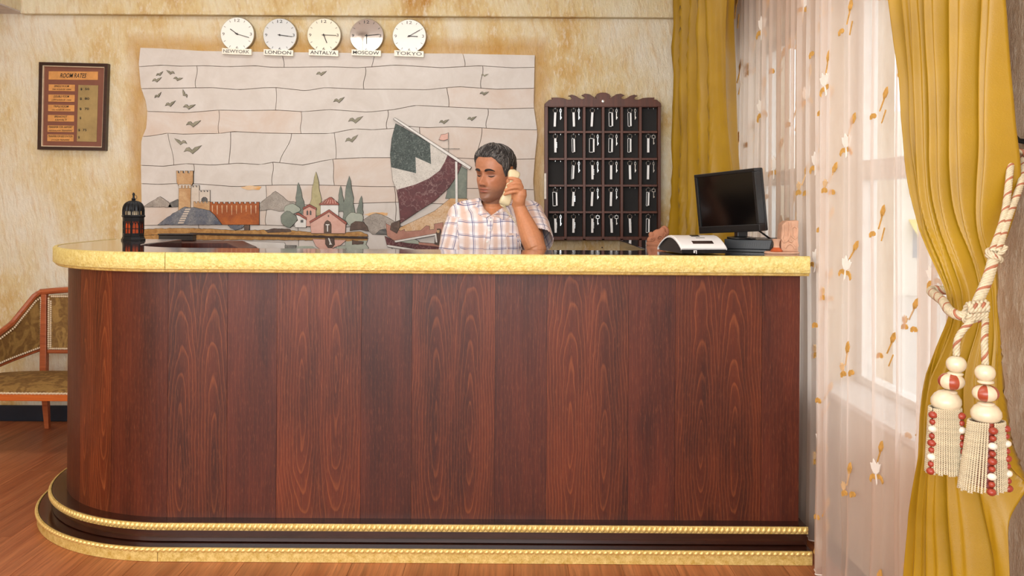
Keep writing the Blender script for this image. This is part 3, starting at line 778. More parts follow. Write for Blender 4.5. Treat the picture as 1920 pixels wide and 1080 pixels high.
MB().lathe([(.009, 0), (.009, .003), (.005, .005), (.001, .005)], at(1131, 190, KD - .004), 14, M=Mx).build('screw_cap', M['steel'], kc)
M['paper'] = plain('white_paper', '#e6ddd2', 0.7)
MB().prism(kw([(1020.4, 325), (1024, 325), (1024, 373), (1020.4, 373)]), KD - .006, KD).build('paper_strip', M['paper'], kc, smooth_=False)
# hooks and keys
hook_m = None
yk = KD + .030
empty_cells = {(0, 5), (2, 0), (3, 4)}
loopy = {(0, 3): 8, (0, 4): 7, (1, 1): 6, (1, 2): 10, (1, 3): 8, (1, 4): 7, (3, 0): 9, (3, 5): 6, (4, 5): 7, (2, 1): 5}
spare = {(0, 0): 0, (0, 1): 0, (0, 3): 0, (0, 4): 0, (1, 2): 0, (1, 3): 0, (1, 5): 1, (2, 1): 0, (2, 2): 0, (2, 3): 0, (2, 4): 0, (2, 5): 0, (3, 2): 0, (3, 3): 0, (3, 5): 1, (4, 0): 0, (4, 2): 1, (4, 3): 1}
rown = ['top', 'second', 'middle', 'fourth', 'bottom']; coln = ['first', 'second', 'third', 'fourth', 'fifth', 'sixth']
sK = yk / F
def hook(x, y):
    p = at(x, y, yk)
    pts = [(p.x, DW - .012, p.z + .006), (p.x, yk + .006, p.z + .006)] + [(p.x, yk + .006 - .007 * math.sin(a), p.z + .006 * math.cos(a)) for a in (0.5, 1.2, 2.0, 2.7)]
    MB().tube(pts, .0014, 6).build('hook', M['steel'], kc)
def ringmb(c, r, th=.0016):
    return MB().tube([c + Vector((r * math.cos(a), .0, r * math.sin(a))) for a in [i * 2 * math.pi / 16 for i in range(17)]], th, 6, up=Vector((0, 1, 0)))
for i in range(5):
    for j in range(6):
        cx = (xs[j] + xs[j + 1]) / 2 - 2.6; hy = ys[i] + 4
        hook(cx, hy); hook(cx + 10, hy + .5)
        if (i, j) not in empty_cells:
            P = at(cx, hy, yk); rs = random.Random(i * 7 + j)
            t = thing('room_key', 'steel room key with long fob hanging in the %s pigeonhole of the %s row' % (coln[j], rown[i]), 'key', (P.x, P.y, P.z), 'room keys hanging in the cabinet')
            rc = P + Vector((0, -.001, -.0125)); ringmb(rc, .0125).build('ring', M['steel'], t)
            lean = rs.uniform(-.05, .05); top = rc.z - .012; L = 26.5 * sK
            def fx(d): return rc.x + lean * d
            if (i, j) in loopy:
                wv = loopy[(i, j)] * sK; x0 = rc.x - wv * .6; x1 = rc.x + wv * .4
                m = MB()
                for a, b, c, d in ((x0, x0 + .0025, 0, L), (x1 - .009, x1, 0, L), (x0, x1, 0, .0025), (x0, x1, L - .003, L)):
                    m.prism([(a - lean * c, top - c), (b - lean * c, top - c), (b - lean * d, top - d), (a - lean * d, top - d)], yk - .005, yk + .002)
                m.build('fob', M['white_metal'], t, smooth_=False)
            else:
                wv = .0065
                pr = [(rc.x - wv, top), (rc.x + wv, top), (rc.x + wv - lean * L, top - L), (rc.x - wv - lean * L, top - L)]
                MB().prism(pr, yk - .006, yk + .004).build('fob', M['white_metal'], t, smooth_=False, bevel=.001)
                if rs.random() < .6:
                    b = []
                    for q in range(4):
                        zq = top - .022 - q * .009; b += [(rc.x + wv - .001, zq), (rc.x + wv + .004, zq - .002), (rc.x + wv + .004, zq - .005), (rc.x + wv - .001, zq - .007)]
                    b += [(rc.x, top - .058), (rc.x, top - .02)]
                    MB().prism(b, yk - .002, yk).build('key_blade', M['steel'], t, smooth_=False)
        if (i, j) in spare:
            P = at(cx + 10, hy + .5, yk)
            big = spare[(i, j)]
            t = thing('spare_key', 'small steel spare key on the side hook of the %s pigeonhole, %s row' % (coln[j], rown[i]), 'key', (P.x, P.y, P.z), 'spare keys hanging in the cabinet')
            hd = .009 if big else .004; zt = P.z - .006; l = (17 if big else 19) * sK
            if big: frame_pts = [(-hd, 0), (hd, 0), (hd, -.016), (-hd, -.016)]
            else: frame_pts = [(-hd, 0), (hd, 0), (hd, -.014), (-hd, -.014)]
            m = MB()
            th = .0022
            for (a, b), (c, d) in zip(frame_pts, frame_pts[1:] + frame_pts[:1]):
                m.tube([(P.x + a, yk, zt + b), (P.x + c, yk, zt + d)], th if big else .0015, 5)
            m.tube([(P.x, yk, P.z + .001), (P.x, yk, zt)], .001, 5)
            m.build('bow', M['steel'], t)
            zb0 = zt - (.016 if big else .014)
            MB().prism([(P.x - .002, zb0), (P.x + .002, zb0), (P.x + .002, zb0 - l * .45), (P.x + .006, zb0 - l * .5), (P.x + .006, zb0 - l * .62), (P.x + .002, zb0 - l * .66), (P.x + .001, zt - l), (P.x - .002, zt - l)], yk - .0015, yk + .0005).build('blade', M['steel'], t, smooth_=False)
MB().lathe([(.004, 0), (.004, .003), (.0015, .004), (.0015, -.02)], at(1129, 464, DW - .02), 8, M=Mx).build('nail', M['ink'], kc)
# ================================================================= RECEPTION COUNTER
CXC, CYC, YBK, XEND = -1.257, 3.87, 4.27, 1.083
TOP = 1.10
def outline(rad, x_end=XEND, n=28, yback=YBK, x_seg=0.0):
    """front run right to left, round the corner, then back along the left side"""
    pts = [(x_end, CYC - rad)]
    pts += [(lerp(x_end, CXC, t), CYC - rad) for t in np.linspace(0, 1, 26)[1:-1]]
    pts += [(CXC - rad * math.sin(a), CYC - rad * math.cos(a)) for a in np.linspace(0, math.pi / 2, n)]
    pts += [(CXC - rad, lerp(CYC, yback, t)) for t in (0.5, 1.0)]
    return pts
def sweep(mb, path, prof, mi=0, closed=True):
    """prof = (outward, z) points; path = X,Y points; outward = away from the counter"""
    rings = []; n = len(path)
    for i, p in enumerate(path):
        a = path[max(0, i - 1)]; b = path[min(n - 1, i + 1)]
        t = Vector((b[0] - a[0], b[1] - a[1])).normalized(); o = Vector((-t.y, t.x))
        if o.dot(Vector((0, -1))) < -0.5: o = -o
        # outward for a path running right to left along the front is -Y
        o = Vector((t.y, -t.x)) if Vector((t.y, -t.x)).dot(Vector((p[0] - CXC, p[1] - (CYC + 1)))) > 0 else Vector((-t.y, t.x))
        rings.append([(p[0] + o.x * q[0], p[1] + o.y * q[0], q[1]) for q in prof])
    return mb.loft(rings, closed, closed, mi)
M['top'] = wood('polished_counter_wood', '#2e1610', '#44231a', 0.07, 0, 0.6, 1.0)
M['dark_wood'] = wood('dark_plinth_wood', '#24100a', '#3c1c12', 0.22, 0, 0.7, 0.4)
M['gold_fascia'] = gold('embossed_gold')
M['gold_plain'] = gold('gilded_trim', False, '#b89238', '#e8cf86')
M['ven_fig'] = veneer('figured_veneer', True)
M['ven_plain'] = veneer('plain_veneer', False, '#36130b', '#5a2617')
M['inner'] = wood('counter_inner_wood', '#2c130c', '#44211a', 0.4, 2)
rc = thing('reception_counter', 'long round-cornered dark wood reception counter with embossed gold edge', 'counter', (0, 3.2, 0))
RF = 0.655                      # fascia face radius incl. thickness
out = outline(RF)
inn = [(CXC - .34, YBK)] + [(CXC - .34, CYC)] + [(CXC - .34 * math.cos(a), CYC - .34 * math.sin(a)) for a in np.linspace(0, math.pi / 2, 14)][1:] + [(0.48, CYC - .34), (.53, CYC - .30), (.55, CYC - .25), (.55, 4.5), (.80, 4.5), (.82, 3.86), (XEND, 3.82)]
MB().plate(out + inn, TOP - .058, TOP).build('countertop', M['top'], rc, ang=50, bevel=0.003)
# fascia: straight piece and corner piece, seam between them
prof = [(0, TOP - .062), (.013, TOP - .062), (.0165, TOP - .058), (.0165, TOP - .004), (.012, TOP + .001), (0, TOP + .001)]
nn = 26
sweep(MB(), [(CXC + .0012, CYC - RF)] + [(x, y) for x, y in out[:nn][::-1] if x > CXC + .002], prof).build('fascia', M['gold_fascia'], rc, ang=60)
sweep(MB(), [(CXC - .0008, CYC - RF)] + out[nn:], prof).build('fascia', M['gold_fascia'], rc, ang=60)
# embossed medallions pressed in the long strip
mm = None
for k in range(17):
    x = -1.12 + k * .128
    if k % 1 == 0:
        m = MB(); y = CYC - RF - .0165; z = TOP - .030
        m.box(x - .022, x + .022, y - .0008, y, z - .014, z - .0115); m.box(x - .022, x + .022, y - .0008, y, z + .0115, z + .014)
        m.prism([(x - .010, z), (x, z + .007), (x + .010, z), (x, z - .007)], y - .0012, y)
        m.build('medallion', M['gold_fascia'], rc, smooth_=False)
prof = [(-.02, TOP - .072), (.002, TOP - .072), (.006, TOP - .069), (.006, TOP - .063), (-.02, TOP - .0625)]
sweep(MB(), out, prof).build('lower_lip', M['gold_plain'], rc, ang=60)
# body carcass and veneer leaves
RBD = 0.615
DB = CYC - RBD
ZB0, ZB1 = 0.118, TOP - .068
bodyp = outline(RBD - .004, XEND - .018)
inn2 = [(CXC - .30, YBK - .01), (CXC - .30, CYC), (CXC - .1, CYC - .3), (.5, CYC - .30), (.5, CYC - .25), (.6, CYC - .25), (.6, 4.49), (.78, 4.49), (.80, 3.84), (XEND - .018, 3.80)]
MB().plate([(x, min(y, YBK - .01)) for x, y in bodyp] + inn2, 0.03, ZB1).build('carcass', M['inner'], rc, ang=50)
px_seam = [(1500, 0), (1430, 0), (1268, 1), (1180, 0), (1027, 1), (930, 0), (774, 1), (679, 0), (521, 1), (428, 0), (316.6, 1)]
xs_s = [(p - CX) * DB / F for p, _ in px_seam]; xs_s[0] = XEND - .018
# arc length parameter: from x = CXC leftwards
LA = RBD * math.pi / 2
segs = []
for i in range(len(xs_s) - 1): segs.append((XEND - .018 - xs_s[i], XEND - .018 - xs_s[i + 1], px_seam[i + 1][1]))
s_tot = (XEND - .018 - CXC) + LA + (YBK - CYC) - .01
s = XEND - .018 - xs_s[-1]
for wd, fg in ((.235, 0), (.20, 1), (.19, 0), (.22, 1), (.24, 0), (.3, 0)):
    e = min(s + wd, s_tot)
    if e - s > .02: segs.append((s, e, fg))
    s = e
if s < s_tot: segs.append((s, s_tot, 0))
def body_pt(q):
    l = XEND - .018 - CXC
    if q <= l: return (XEND - .018 - q, CYC - RBD), (0, -1)
    q -= l
    if q <= LA:
        a = q / RBD; return (CXC - RBD * math.sin(a), CYC - RBD * math.cos(a)), (-math.sin(a), -math.cos(a))
    return (CXC - RBD, CYC + q - LA), (-1, 0)
for (a, b, fg) in segs:
    n = max(2, int((b - a) / .03)); gap = .0006
    mb = MB(); uvs = []
    rings = []
    for t in np.linspace(a + gap, b - gap, n + 1):
        (x, y), (ox, oy) = body_pt(t); rings.append([(x - ox * .004, y - oy * .004, ZB0), (x, y, ZB0), (x, y, ZB1), (x - ox * .004, y - oy * .004, ZB1)])
    mb.loft(rings, True, True)
    me = mb.mesh('veneer_panel', M['ven_fig'] if fg else M['ven_plain'], Vector(wloc(rc)), True, 40)
    uvl = me.uv_layers.new(name='uv'); tt = list(np.linspace(a + gap, b - gap, n + 1)); mid = (a + b) / 2
    for lp in me.loops:
        vi = lp.vertex_index; uvl.data[lp.index].uv = (mid - tt[vi // 4], me.vertices[vi].co.z)
    o = bpy.data.objects.new('veneer_panel', me); COL.objects.link(o); o.parent = rc
# two-tier plinth
R1, R2 = 0.675, 0.722
def ring_plate(mb, rad, z0, z1, rin=.30):
    o_ = outline(rad, XEND - .005 if rad < .7 else XEND - .003)
    i_ = [(CXC - rin, YBK), (CXC - rin, CYC), (CXC - .1, CYC - .3), (XEND - .006, CYC - .3)]
    return mb.plate([(x, y) for x, y in o_] + i_, z0, z1)
ring_plate(MB(), R1 - .006, .052, .121).build('upper_plinth', M['dark_wood'], rc, ang=40, bevel=.002)
ring_plate(MB(), R1 - .028, .045, .072).build('plinth_step', M['dark_wood'], rc, ang=40)
ring_plate(MB(), R2 - .006, .0, .050).build('lower_plinth', M['dark_wood'], rc, ang=40, bevel=.002)
for rad, z0, z1, nm in ((R2 - .006, .001, .034, 'gold_skirting'),):
    o_ = outline(rad, XEND - .003); pf = [(0, z0), (.006, z0), (.006, z1), (0, z1)]
    sweep(MB(), [(CXC + .001, CYC - rad)] + [p for p in o_[:nn][::-1] if p[0] > CXC + .002], pf).build(nm, M['gold_plain'], rc, ang=60)
    sweep(MB(), [(CXC - .001, CYC - rad)] + o_[nn:], pf).build(nm, M['gold_plain'], rc, ang=60)
M['bead_gold'] = plain('gilded_bead', '#e3c67c', 0.35, 0.45, 0.15, 60)
def bead_row(rad, zc, hh, pitch, nmax):
    o_ = outline(rad, XEND - .004, 40)
    back = sweep(MB(), o_, [(-.004, zc - hh), (.002, zc - hh), (.003, zc), (.002, zc + hh), (-.004, zc + hh)]).build('bead_moulding', M['gold_plain'], rc, ang=60)
    # twisted bead: one shared mesh
    m = MB(); rings = []
    for t in np.linspace(-1, 1, 5):
        rr = math.sqrt(max(0.12, 1 - t * t)); 
        rings.append([(t * pitch * .47 + .0025 * math.sin(a), -rr * .006 * max(0, math.cos(a)) - .002, hh * rr * math.sin(a)) for a in [math.pi * 2 * j / 8 for j in range(8)]])
    m.loft(rings, True, True)
    me = m.mesh('bead', M['bead_gold'], ang=60)
    L1 = XEND - .004 - CXC; LT = L1 + rad * math.pi / 2 + (YBK - CYC)
    cnt = int(LT / pitch); off = wloc(back); rest = MB()
    for k in range(cnt):
        q = (k + .5) * pitch
        if q <= L1: x, y, a = XEND - .004 - q, CYC - rad, 0.0
        elif q <= L1 + rad * math.pi / 2:
            a = (q - L1) / rad; x, y = CXC - rad * math.sin(a), CYC - rad * math.cos(a)
        else: x, y, a = CXC - rad, CYC + q - L1 - rad * math.pi / 2, math.pi / 2
        Rz = Matrix.Rotation(-a, 4, 'Z')
        if k < nmax:
            o = bpy.data.objects.new('bead', me); COL.objects.link(o); o.parent = back
            o.location = Vector((x, y, zc)) - off; o.rotation_euler = (0, 0, -a)
        else:
            T = Matrix.Translation((x, y, zc)) @ Rz
            rest.add([T @ Vector(v) for v in m.v], m.f)
    if rest.v: tag(rest.build('bead_run', M['bead_gold'], back, ang=60), kind='stuff')
bead_row(R2, .0425, .0085, .0202, 172)
bead_row(R1, .1085, .0125, .0188, 128)

# ================================================================= THINGS BEHIND / ON THE COUNTER
# low dark cabinet against the wall seen over the return
M['cab'] = wood('reddish_cabinet_wood', '#33140d', '#5a281c', 0.3, 2, 1.2)
yc0 = 4.42
lc = thing('side_cabinet', 'low dark reddish cabinet behind the left end of the counter', 'cabinet', (-1.25, yc0, 0))
xa, xb = -1.755, at(484, 460, yc0 + .26).x; xm = at(455, 454, yc0 + .26).x; ztp = at(400, 451, yc0 + .26).z
def zat(x, y, D): return at(x, y, D).z
MB().prism([(xa, 0.02), (xb, 0.02), (xb, ztp - .04), (xb - .01, ztp - .03), (xm, ztp), (xa, ztp)], yc0, yc0 + .26).build('body', M['cab'], lc, smooth_=False, bevel=.003)
for k in range(2):
    x0 = lerp(xa, xb, k * .5) + .015; x1 = lerp(xa, xb, k * .5 + .5) - .015
    d = MB().box(x0, x1, yc0 - .016, yc0, .08, .86).build('door', M['cab'], lc, smooth_=False, bevel=.003)
    MB().lathe([(.004, 0), (.004, .012), (.011, .018), (.009, .026), (.001, .029)], (x1 - .04 if k == 0 else x0 + .04, yc0 - .016, .55), 14, M=Matrix.Rotation(R(90), 3, 'X')).build('knob', M['brass'], d)
M['dark_box'] = plain('black_lacquer', '#1d1311', 0.3, var=.2)
D2 = 4.60
db = thing('document_box', 'flat black lacquered box lying on the side cabinet behind the lantern', 'box', tuple(at(328, 450, D2)))
zt, z0b = zat(330, 438.5, D2), ztp + .0005
x0, x1 = at(297, 440, D2).x, at(361, 440, D2).x
MB().box(x0, x1, D2, D2 + .06, z0b, zt - .008).build('base', M['dark_box'], db, smooth_=False, bevel=.003)
MB().box(x0 - .003, x1 + .003, D2 - .003, D2 + .063, zt - .008, zt).build('lid', M['dark_box'], db, smooth_=False, bevel=.002)

# lantern
M['iron'] = plain('black_iron', '#14161a', 0.45, 0.4, 0.3, bump=.1)
M['amber'] = plain('amber_glass', '#b4451f', 0.15, 0.0, 0.35, 25)
M['candle'] = plain('cream_glass', '#e8d5b4', 0.4)
DL = 4.12
Lc = at(250, 452, DL); Lc.z = TOP
S = DL / F
ln = thing('lantern', 'small black domed moorish lantern with red glass on the counter end', 'lantern', tuple(Lc))
def reg(n, r, z, ph=0.0): return [Vector((Lc.x + r * math.cos(2 * math.pi * i / n + ph), Lc.y + r * math.sin(2 * math.pi * i / n + ph), Lc.z + z)) for i in range(n)]
N8 = 8; ph = R(12)
MB().loft([reg(N8, r * S, z * S, ph) for r, z in ((21.5, 0), (21.5, 3), (20, 4.5), (19.5, 7), (18.5, 8))]).build('base', M['iron'], ln, smooth_=False)
cand = MB().lathe([(11 * S, 8 * S), (11 * S, 60 * S), (9 * S, 62 * S)], Lc, 20).build('candle_glass', M['candle'], ln)
for i in range(N8):
    a0, a1 = reg(N8, 18.5 * S, 0, ph)[i], reg(N8, 18.5 * S, 0, ph)[(i + 1) % N8]
    u = (a1 - a0); wl_ = u.length; u.normalize(); nrm = Vector((u.y, -u.x, 0))
    if nrm.dot(a0 - Lc) < 0: nrm = -nrm
    def pt(q, z, d=0): return a0 + u * (q * wl_) + Vector((0, 0, z * S)) + nrm * d
    m = MB()
    def strip(pts, wd=.0022, d=.001): m.tube([pt(q, z, d) for q, z in pts], wd, 5)
    m2 = MB()
    # panel with arched opening, built from thin solid rails
    def slab4(q0, q1, z0, z1, d0=-.0015, d1=.0015):
        vs = [pt(q, z, d) for d in (d0, d1) for z in (z0, z1) for q in (q0, q1)]
        m.add(vs, [(0, 1, 3, 2), (4, 6, 7, 5), (0, 4, 5, 1), (2, 3, 7, 6), (0, 2, 6, 4), (1, 5, 7, 3)])
    slab4(0, .14, 8, 44); slab4(.86, 1, 8, 44); slab4(.14, .86, 8, 14); slab4(.14, .86, 36, 44); slab4(.47, .53, 14, 36); slab4(.14, .86, 22, 23.2)
    strip([(.14, 29), (.2, 33), (.32, 36), (.5, 37), (.68, 36), (.8, 33), (.86, 29)], .0016); strip([(.5, 30), (.35, 35)], .0012); strip([(.5, 30), (.65, 35)], .0012)
    m.build('panel', M['iron'], ln, smooth_=False)
    gp = MB(); vs = [pt(q, z, d) for d in (-.004, -.002) for z in (13, 37) for q in (.05, .95)]
    gp.add(vs, [(0, 1, 3, 2), (4, 6, 7, 5), (0, 4, 5, 1), (2, 3, 7, 6), (0, 2, 6, 4), (1, 5, 7, 3)])
    gp.build('pane', M['amber'], ln, smooth_=False)
    # balustrade gallery
    MB().tube([pt(0, 47, .0), pt(0, 58, .0)], .0035, 6).build('post', M['iron'], ln)
    sc = MB(); 
    for q in (.25, .5, .75): sc.tube([pt(q, 48, 0), pt(q, 57, 0)], .0011, 5)
    sc.tube([pt(0, 54, 0), pt(.25, 57.5, 0), pt(.5, 58.5, 0), pt(.75, 57.5, 0), pt(1, 54, 0)], .0024, 5)
    sc.build('gallery_rail', M['iron'], ln)
MB().loft([reg(N8, r * S, z * S, ph) for r, z in ((19.5, 43.5), (21, 45), (21, 46.5), (19.5, 48))]).build('cornice', M['iron'], ln, smooth_=False)
m = MB(); rings = []
for i in range(11):
    a = i / 10 * math.pi / 2; r0 = 18.5 * math.cos(a) ** .8; z = 58 + 17 * math.sin(a)
    rings.append([Vector((Lc.x + S * r0 * (1 + .045 * math.cos(16 * 2 * math.pi * j / 96)) * math.cos(2 * math.pi * j / 96), Lc.y + S * r0 * (1 + .045 * math.cos(16 * 2 * math.pi * j / 96)) * math.sin(2 * math.pi * j / 96), Lc.z + S * z)) for j in range(96)])
rings = [[Vector((p.x, p.y, Lc.z + S * 55.5)) for p in rings[0]]] + rings
m.loft(rings); m.build('dome', M['iron'], ln, ang=80)
MB().lathe([(4.5 * S, 74 * S), (3 * S, 76 * S), (4 * S, 78 * S), (2 * S, 80 * S), (1.6 * S, 84 * S), (2.4 * S, 86 * S), (1.8 * S, 88.5 * S), (.3 * S, 90 * S)], Lc, 16).build('finial', M['iron'], ln)
MB().tube([Vector((Lc.x + S * (3 + 3 * math.cos(a)), Lc.y, Lc.z + S * (81 + 4 * math.sin(a)))) for a in [i * 2 * math.pi / 14 for i in range(15)]], .0011, 5).build('ring', M['iron'], ln)

# ---- right side: terminal, computer box, monitor, figurines
M['white_plastic'] = plain('white_plastic', '#ece9e6', 0.3, var=.02)
M['black_plastic'] = plain('black_plastic', '#131315', 0.35, var=.1)
M['screen'] = plain('black_screen', '#060607', 0.12, var=.05)
M['grey_plastic'] = plain('dark_grey_plastic', '#181b20', 0.4, var=.08)
M['lcd'] = plain('dark_display', '#3a2c28', 0.2)
# desktop terminal with domed white lid
def P3(x, y, D, z=None):
    p = at(x, y, D)
    if z is not None: p.z = z
    return p
dt = thing('desktop_terminal', 'white topped black desktop terminal with small dark display on the counter', 'terminal', (at(1320, 480, 3.3).x, 3.30, TOP))
# profile across its depth; long axis runs from front-right to back-left
pfl = P3(1278, 478, 3.27, TOP); pfr = P3(1363, 480, 3.30, TOP)
ux = (pfr - pfl); LX = ux.length; ux.normalize(); uy = Vector((-ux.y, ux.x, 0))
def tl(a, b, c): return pfl + ux * (a * LX) + uy * b + Vector((0, 0, c))
PR = [(0, .024), (.008, .031), (.03, .044), (.06, .057), (.09, .065), (.12, .068), (.15, .066), (.18, .059), (.21, .048), (.24, .034), (.262, .020), (.268, .012)]
MB().loft([[tl(a, b, c) for b, c in [(.006, .004), (.004, .020)] + [(b, c - .005) for b, c in PR[1:-1]] + [(.258, .004)]] for a in (.02, .99)]).build('housing', M['black_plastic'], dt, ang=30)
def cover_at(a, k=0.0):
    o_ = [tl(a, b, c - k) for b, c in PR]; i_ = [tl(a, min(max(b, .004), .262), c - .0055 - k) for b, c in PR][::-1]
    return o_ + i_
MB().loft([cover_at(-.01, .003), cover_at(.015), cover_at(.985), cover_at(1.005, .003)]).build('cover', M['white_plastic'], dt, ang=30)
def on_cover(a0, a1, b0, b1, h, mat, name):
    f = lambda b: interp(b, PR)
    vs = [tl(a, b, f(b) + d) for d in (-.002, h) for b in (b0, b1) for a in (a0, a1)]
    return MB().add(vs, [(0, 1, 3, 2), (4, 6, 7, 5), (0, 4, 5, 1), (2, 3, 7, 6), (0, 2, 6, 4), (1, 5, 7, 3)]).build(name, M[mat], dt, smooth_=False)
on_cover(.30, .76, .022, .040, .0014, 'lcd', 'display')
on_cover(.40, .58, .085, .105, .003, 'black_plastic', 'card_slot')
on_cover(.46, .66, .066, .071, .0006, 'ink_grey', 'mark')
m = MB()
for a, b, c, d in ((.27, .30, .006, .015), (.325, .34, .003, .015), (.27, .34, .0135, .016)):
    vs = [tl(p, .0045 - q, r) for q in (0, .0015) for r in (c, d) for p in (a, b)]
    m.add(vs, [(0, 1, 3, 2), (4, 6, 7, 5), (0, 4, 5, 1), (2, 3, 7, 6), (0, 2, 6, 4), (1, 5, 7, 3)])
m.build('front_symbol', M['white_plastic'], dt, smooth_=False)

# slim computer box
cb = thing('computer_case', 'slim dark grey computer case with slotted front under the monitor', 'computer', (at(1400, 480, 3.42).x, 3.45, TOP))
c0 = P3(1358, 480, 3.50, TOP); c1 = P3(1443, 482, 3.425, TOP)
vx = (c1 - c0); LC = vx.length; vx.normalize(); vy = Vector((-vx.y, vx.x, 0))
def cl_(a, b, c): return c0 + vx * (a * LC) + vy * b + Vector((0, 0, c))
def cbox(a0, a1, b0, b1, z0, z1, name, mat, par, bev=.002, flare=0.0):
    vs = [cl_(a + (flare if z == z1 and a == a1 else 0), b, z) for z in (z0, z1) for b in (b0, b1) for a in (a0, a1)]
    return MB().add(vs, [(0, 2, 3, 1), (4, 5, 7, 6), (0, 1, 5, 4), (2, 6, 7, 3), (0, 4, 6, 2), (1, 3, 7, 5)]).build(name, M[mat], par, smooth_=False, bevel=bev)
cbox(0, 1.0, 0, .25, .012, .050, 'case', 'grey_plastic', cb, flare=.06)
cbox(.01, .93, .006, .24, .0, .012, 'foot_rail', 'black_plastic', cb)
for k in range(13):
    a = .40 + k * .047
    vs = [cl_(a + d1 + (.012 if z > .025 else 0), -.0012, z) for z in (.022, .036) for d1 in (0, .022)]
    vs += [p + vy * .002 for p in vs]
    MB().add(vs, [(0, 1, 3, 2), (4, 6, 7, 5), (0, 4, 5, 1), (2, 3, 7, 6), (0, 2, 6, 4), (1, 5, 7, 3)]).build('vent_slot', M['black_plastic'], cb, smooth_=False)

# monitor
th_ = R(56)
mw, mh = .318, .243
wv = Vector((math.cos(th_), -math.sin(th_), 0)); nv = Vector((-math.sin(th_), -math.cos(th_), 0)); zv = Vector((0, 0, 1))
ln_ = R(4); zl = (zv * math.cos(ln_) + nv * math.sin(ln_)); nl = nv * math.cos(ln_) - zv * math.sin(ln_)
rl = R(3.6); wv2 = wv * math.cos(rl) + zl * math.sin(rl); zl2 = zl * math.cos(rl) - wv * math.sin(rl)
BC = at(1367, 436, 3.50)
def mp(a, b, c): return BC + wv2 * a + zl2 * b - nl * c
mon = thing('monitor', 'black flat computer monitor turned towards the clerk on the counter', 'monitor', (BC.x, BC.y, TOP + .0505))
def mbx(a0, a1, b0, b1, c0_, c1_, name, mat, par=None, bev=.002, tp=0.0):
    vs = [mp(a + (tp if a == a0 else -tp) * (c == c1_), b + (tp if b == b0 else -tp) * (c == c1_), c) for c in (c0_, c1_) for b in (b0, b1) for a in (a0, a1)]
    return MB().add(vs, [(0, 1, 3, 2), (4, 6, 7, 5), (0, 4, 5, 1), (2, 3, 7, 6), (0, 2, 6, 4), (1, 5, 7, 3)]).build(name, M[mat], par or mon, smooth_=False, bevel=bev)
W2 = mw / 2
mbx(-W2, W2, .0, .028, -.004, .03, 'bezel', 'black_plastic'); mbx(-W2, W2, mh - .013, mh, -.004, .03, 'bezel', 'black_plastic')
mbx(-W2, -W2 + .014, .028, mh - .013, -.004, .03, 'bezel', 'black_plastic'); mbx(W2 - .014, W2, .028, mh - .013, -.004, .03, 'bezel', 'black_plastic')
mbx(-W2 + .014, W2 - .014, .028, mh - .013, .001, .03, 'screen', 'screen', bev=0)
mbx(-W2, W2, 0, mh, .03, .045, 'rear_housing', 'black_plastic', bev=.004); mbx(-W2 + .02, W2 - .02, .02, mh - .02, .045, .07, 'rear_housing', 'black_plastic', bev=.006, tp=.02)
mbx(-.012, .012, .008, .014, -.0052, -.004, 'badge', 'grey_plastic', bev=0)
sp = BC + nv * (-.03)
nk = at(1390, 440, 3.52)
MB().loft([[Vector((nk.x + a, nk.y + b, z)) for a, b in ((-.02, -.02), (.02, -.02), (.024, .02), (-.024, .02))] for z in (TOP + .055, TOP + .075, zat(1390, 425, 3.52))]).build('neck', M['black_plastic'], mon, smooth_=False, bevel=.003)
MB().lathe([(.085, TOP + .0505), (.088, TOP + .053), (.085, TOP + .057), (.03, TOP + .062)], (nk.x, nk.y, 0), 36, sx=.62, sy=1.0).build('stand_base', M['black_plastic'], mon)
cp = [at(1413, 426, 3.46), at(1425, 434, 3.50), at(1440, 445, 3.56), at(1453, 453, 3.6), at(1462, 462, 3.62)]
cp[-1].z = TOP + .02
cp2 = cp + [Vector((cp[-1].x + .01, 3.68, TOP + .004))]
MB().tube(cp2, .004, 7).build('cable', M['black_plastic'], mon)

# terracotta pieces: relief carving and small cup on a tray (right), carved figurine (left)
M['terra'] = plain('terracotta', '#b47758', 0.8, var=.2, scale=18, bump=.3)
M['terra_pale'] = plain('pale_terracotta', '#d2a588', 0.8, var=.18, scale=14, bump=.35)
M['terra_glaze'] = plain('orange_terracotta', '#c05a2c', 0.5, var=.15)
Dp = 3.34
rp = thing('relief_carving', 'pale terracotta carved relief block with slanted top on the counter beside the sheer', 'carving', (at(1481, 484, Dp).x, Dp, TOP))
bx0, bx1 = at(1437, 484, Dp).x, at(1503, 484, Dp).x
MB().lathe([(.001, 0), (.064, 0), (.067, .004), (.064, .009), (.001, .009)], ((bx0 + bx1) / 2, Dp + .028, TOP), 30, sy=.7).build('tray', M['terra_pale'], rp)
sD = Dp / F
def rz(y): return TOP + .009 + (482 - y) * sD
fx0, fx1 = at(1466, 450, Dp).x, at(1498, 450, Dp).x
fr = [(fx0, rz(482)), (fx1, rz(482)), (fx1 - .001, rz(440)), (fx1 + .001, rz(423)), (fx0 + .02, rz(424)), (fx0 + .004, rz(430)), (fx0, rz(445)), (fx0 - .001, rz(465))]
MB().prism(fr, Dp + .004, Dp + .062).build('block', M['terra_pale'], rp, smooth_=False, bevel=.004)
def rel(pts, r, nm='carved_line'):
    P = [(fx0 + a * (fx1 - fx0), Dp + .0035, TOP + .009 + b * .12) for a, b in pts]
    # Catmull-like smoothing
    Q = []
    for i in range(len(P) - 1):
        for t in (0, .5): Q.append(Vector(P[i]).lerp(Vector(P[i + 1]), t))
    Q.append(Vector(P[-1])); MB().tube(Q, r, 7, flat=1.0).build(nm, M['terra_pale'], rp)
rel([(.08, .85), (.10, .55), (.02, .42), (.14, .30), (.30, .34), (.40, .42)], .0045)
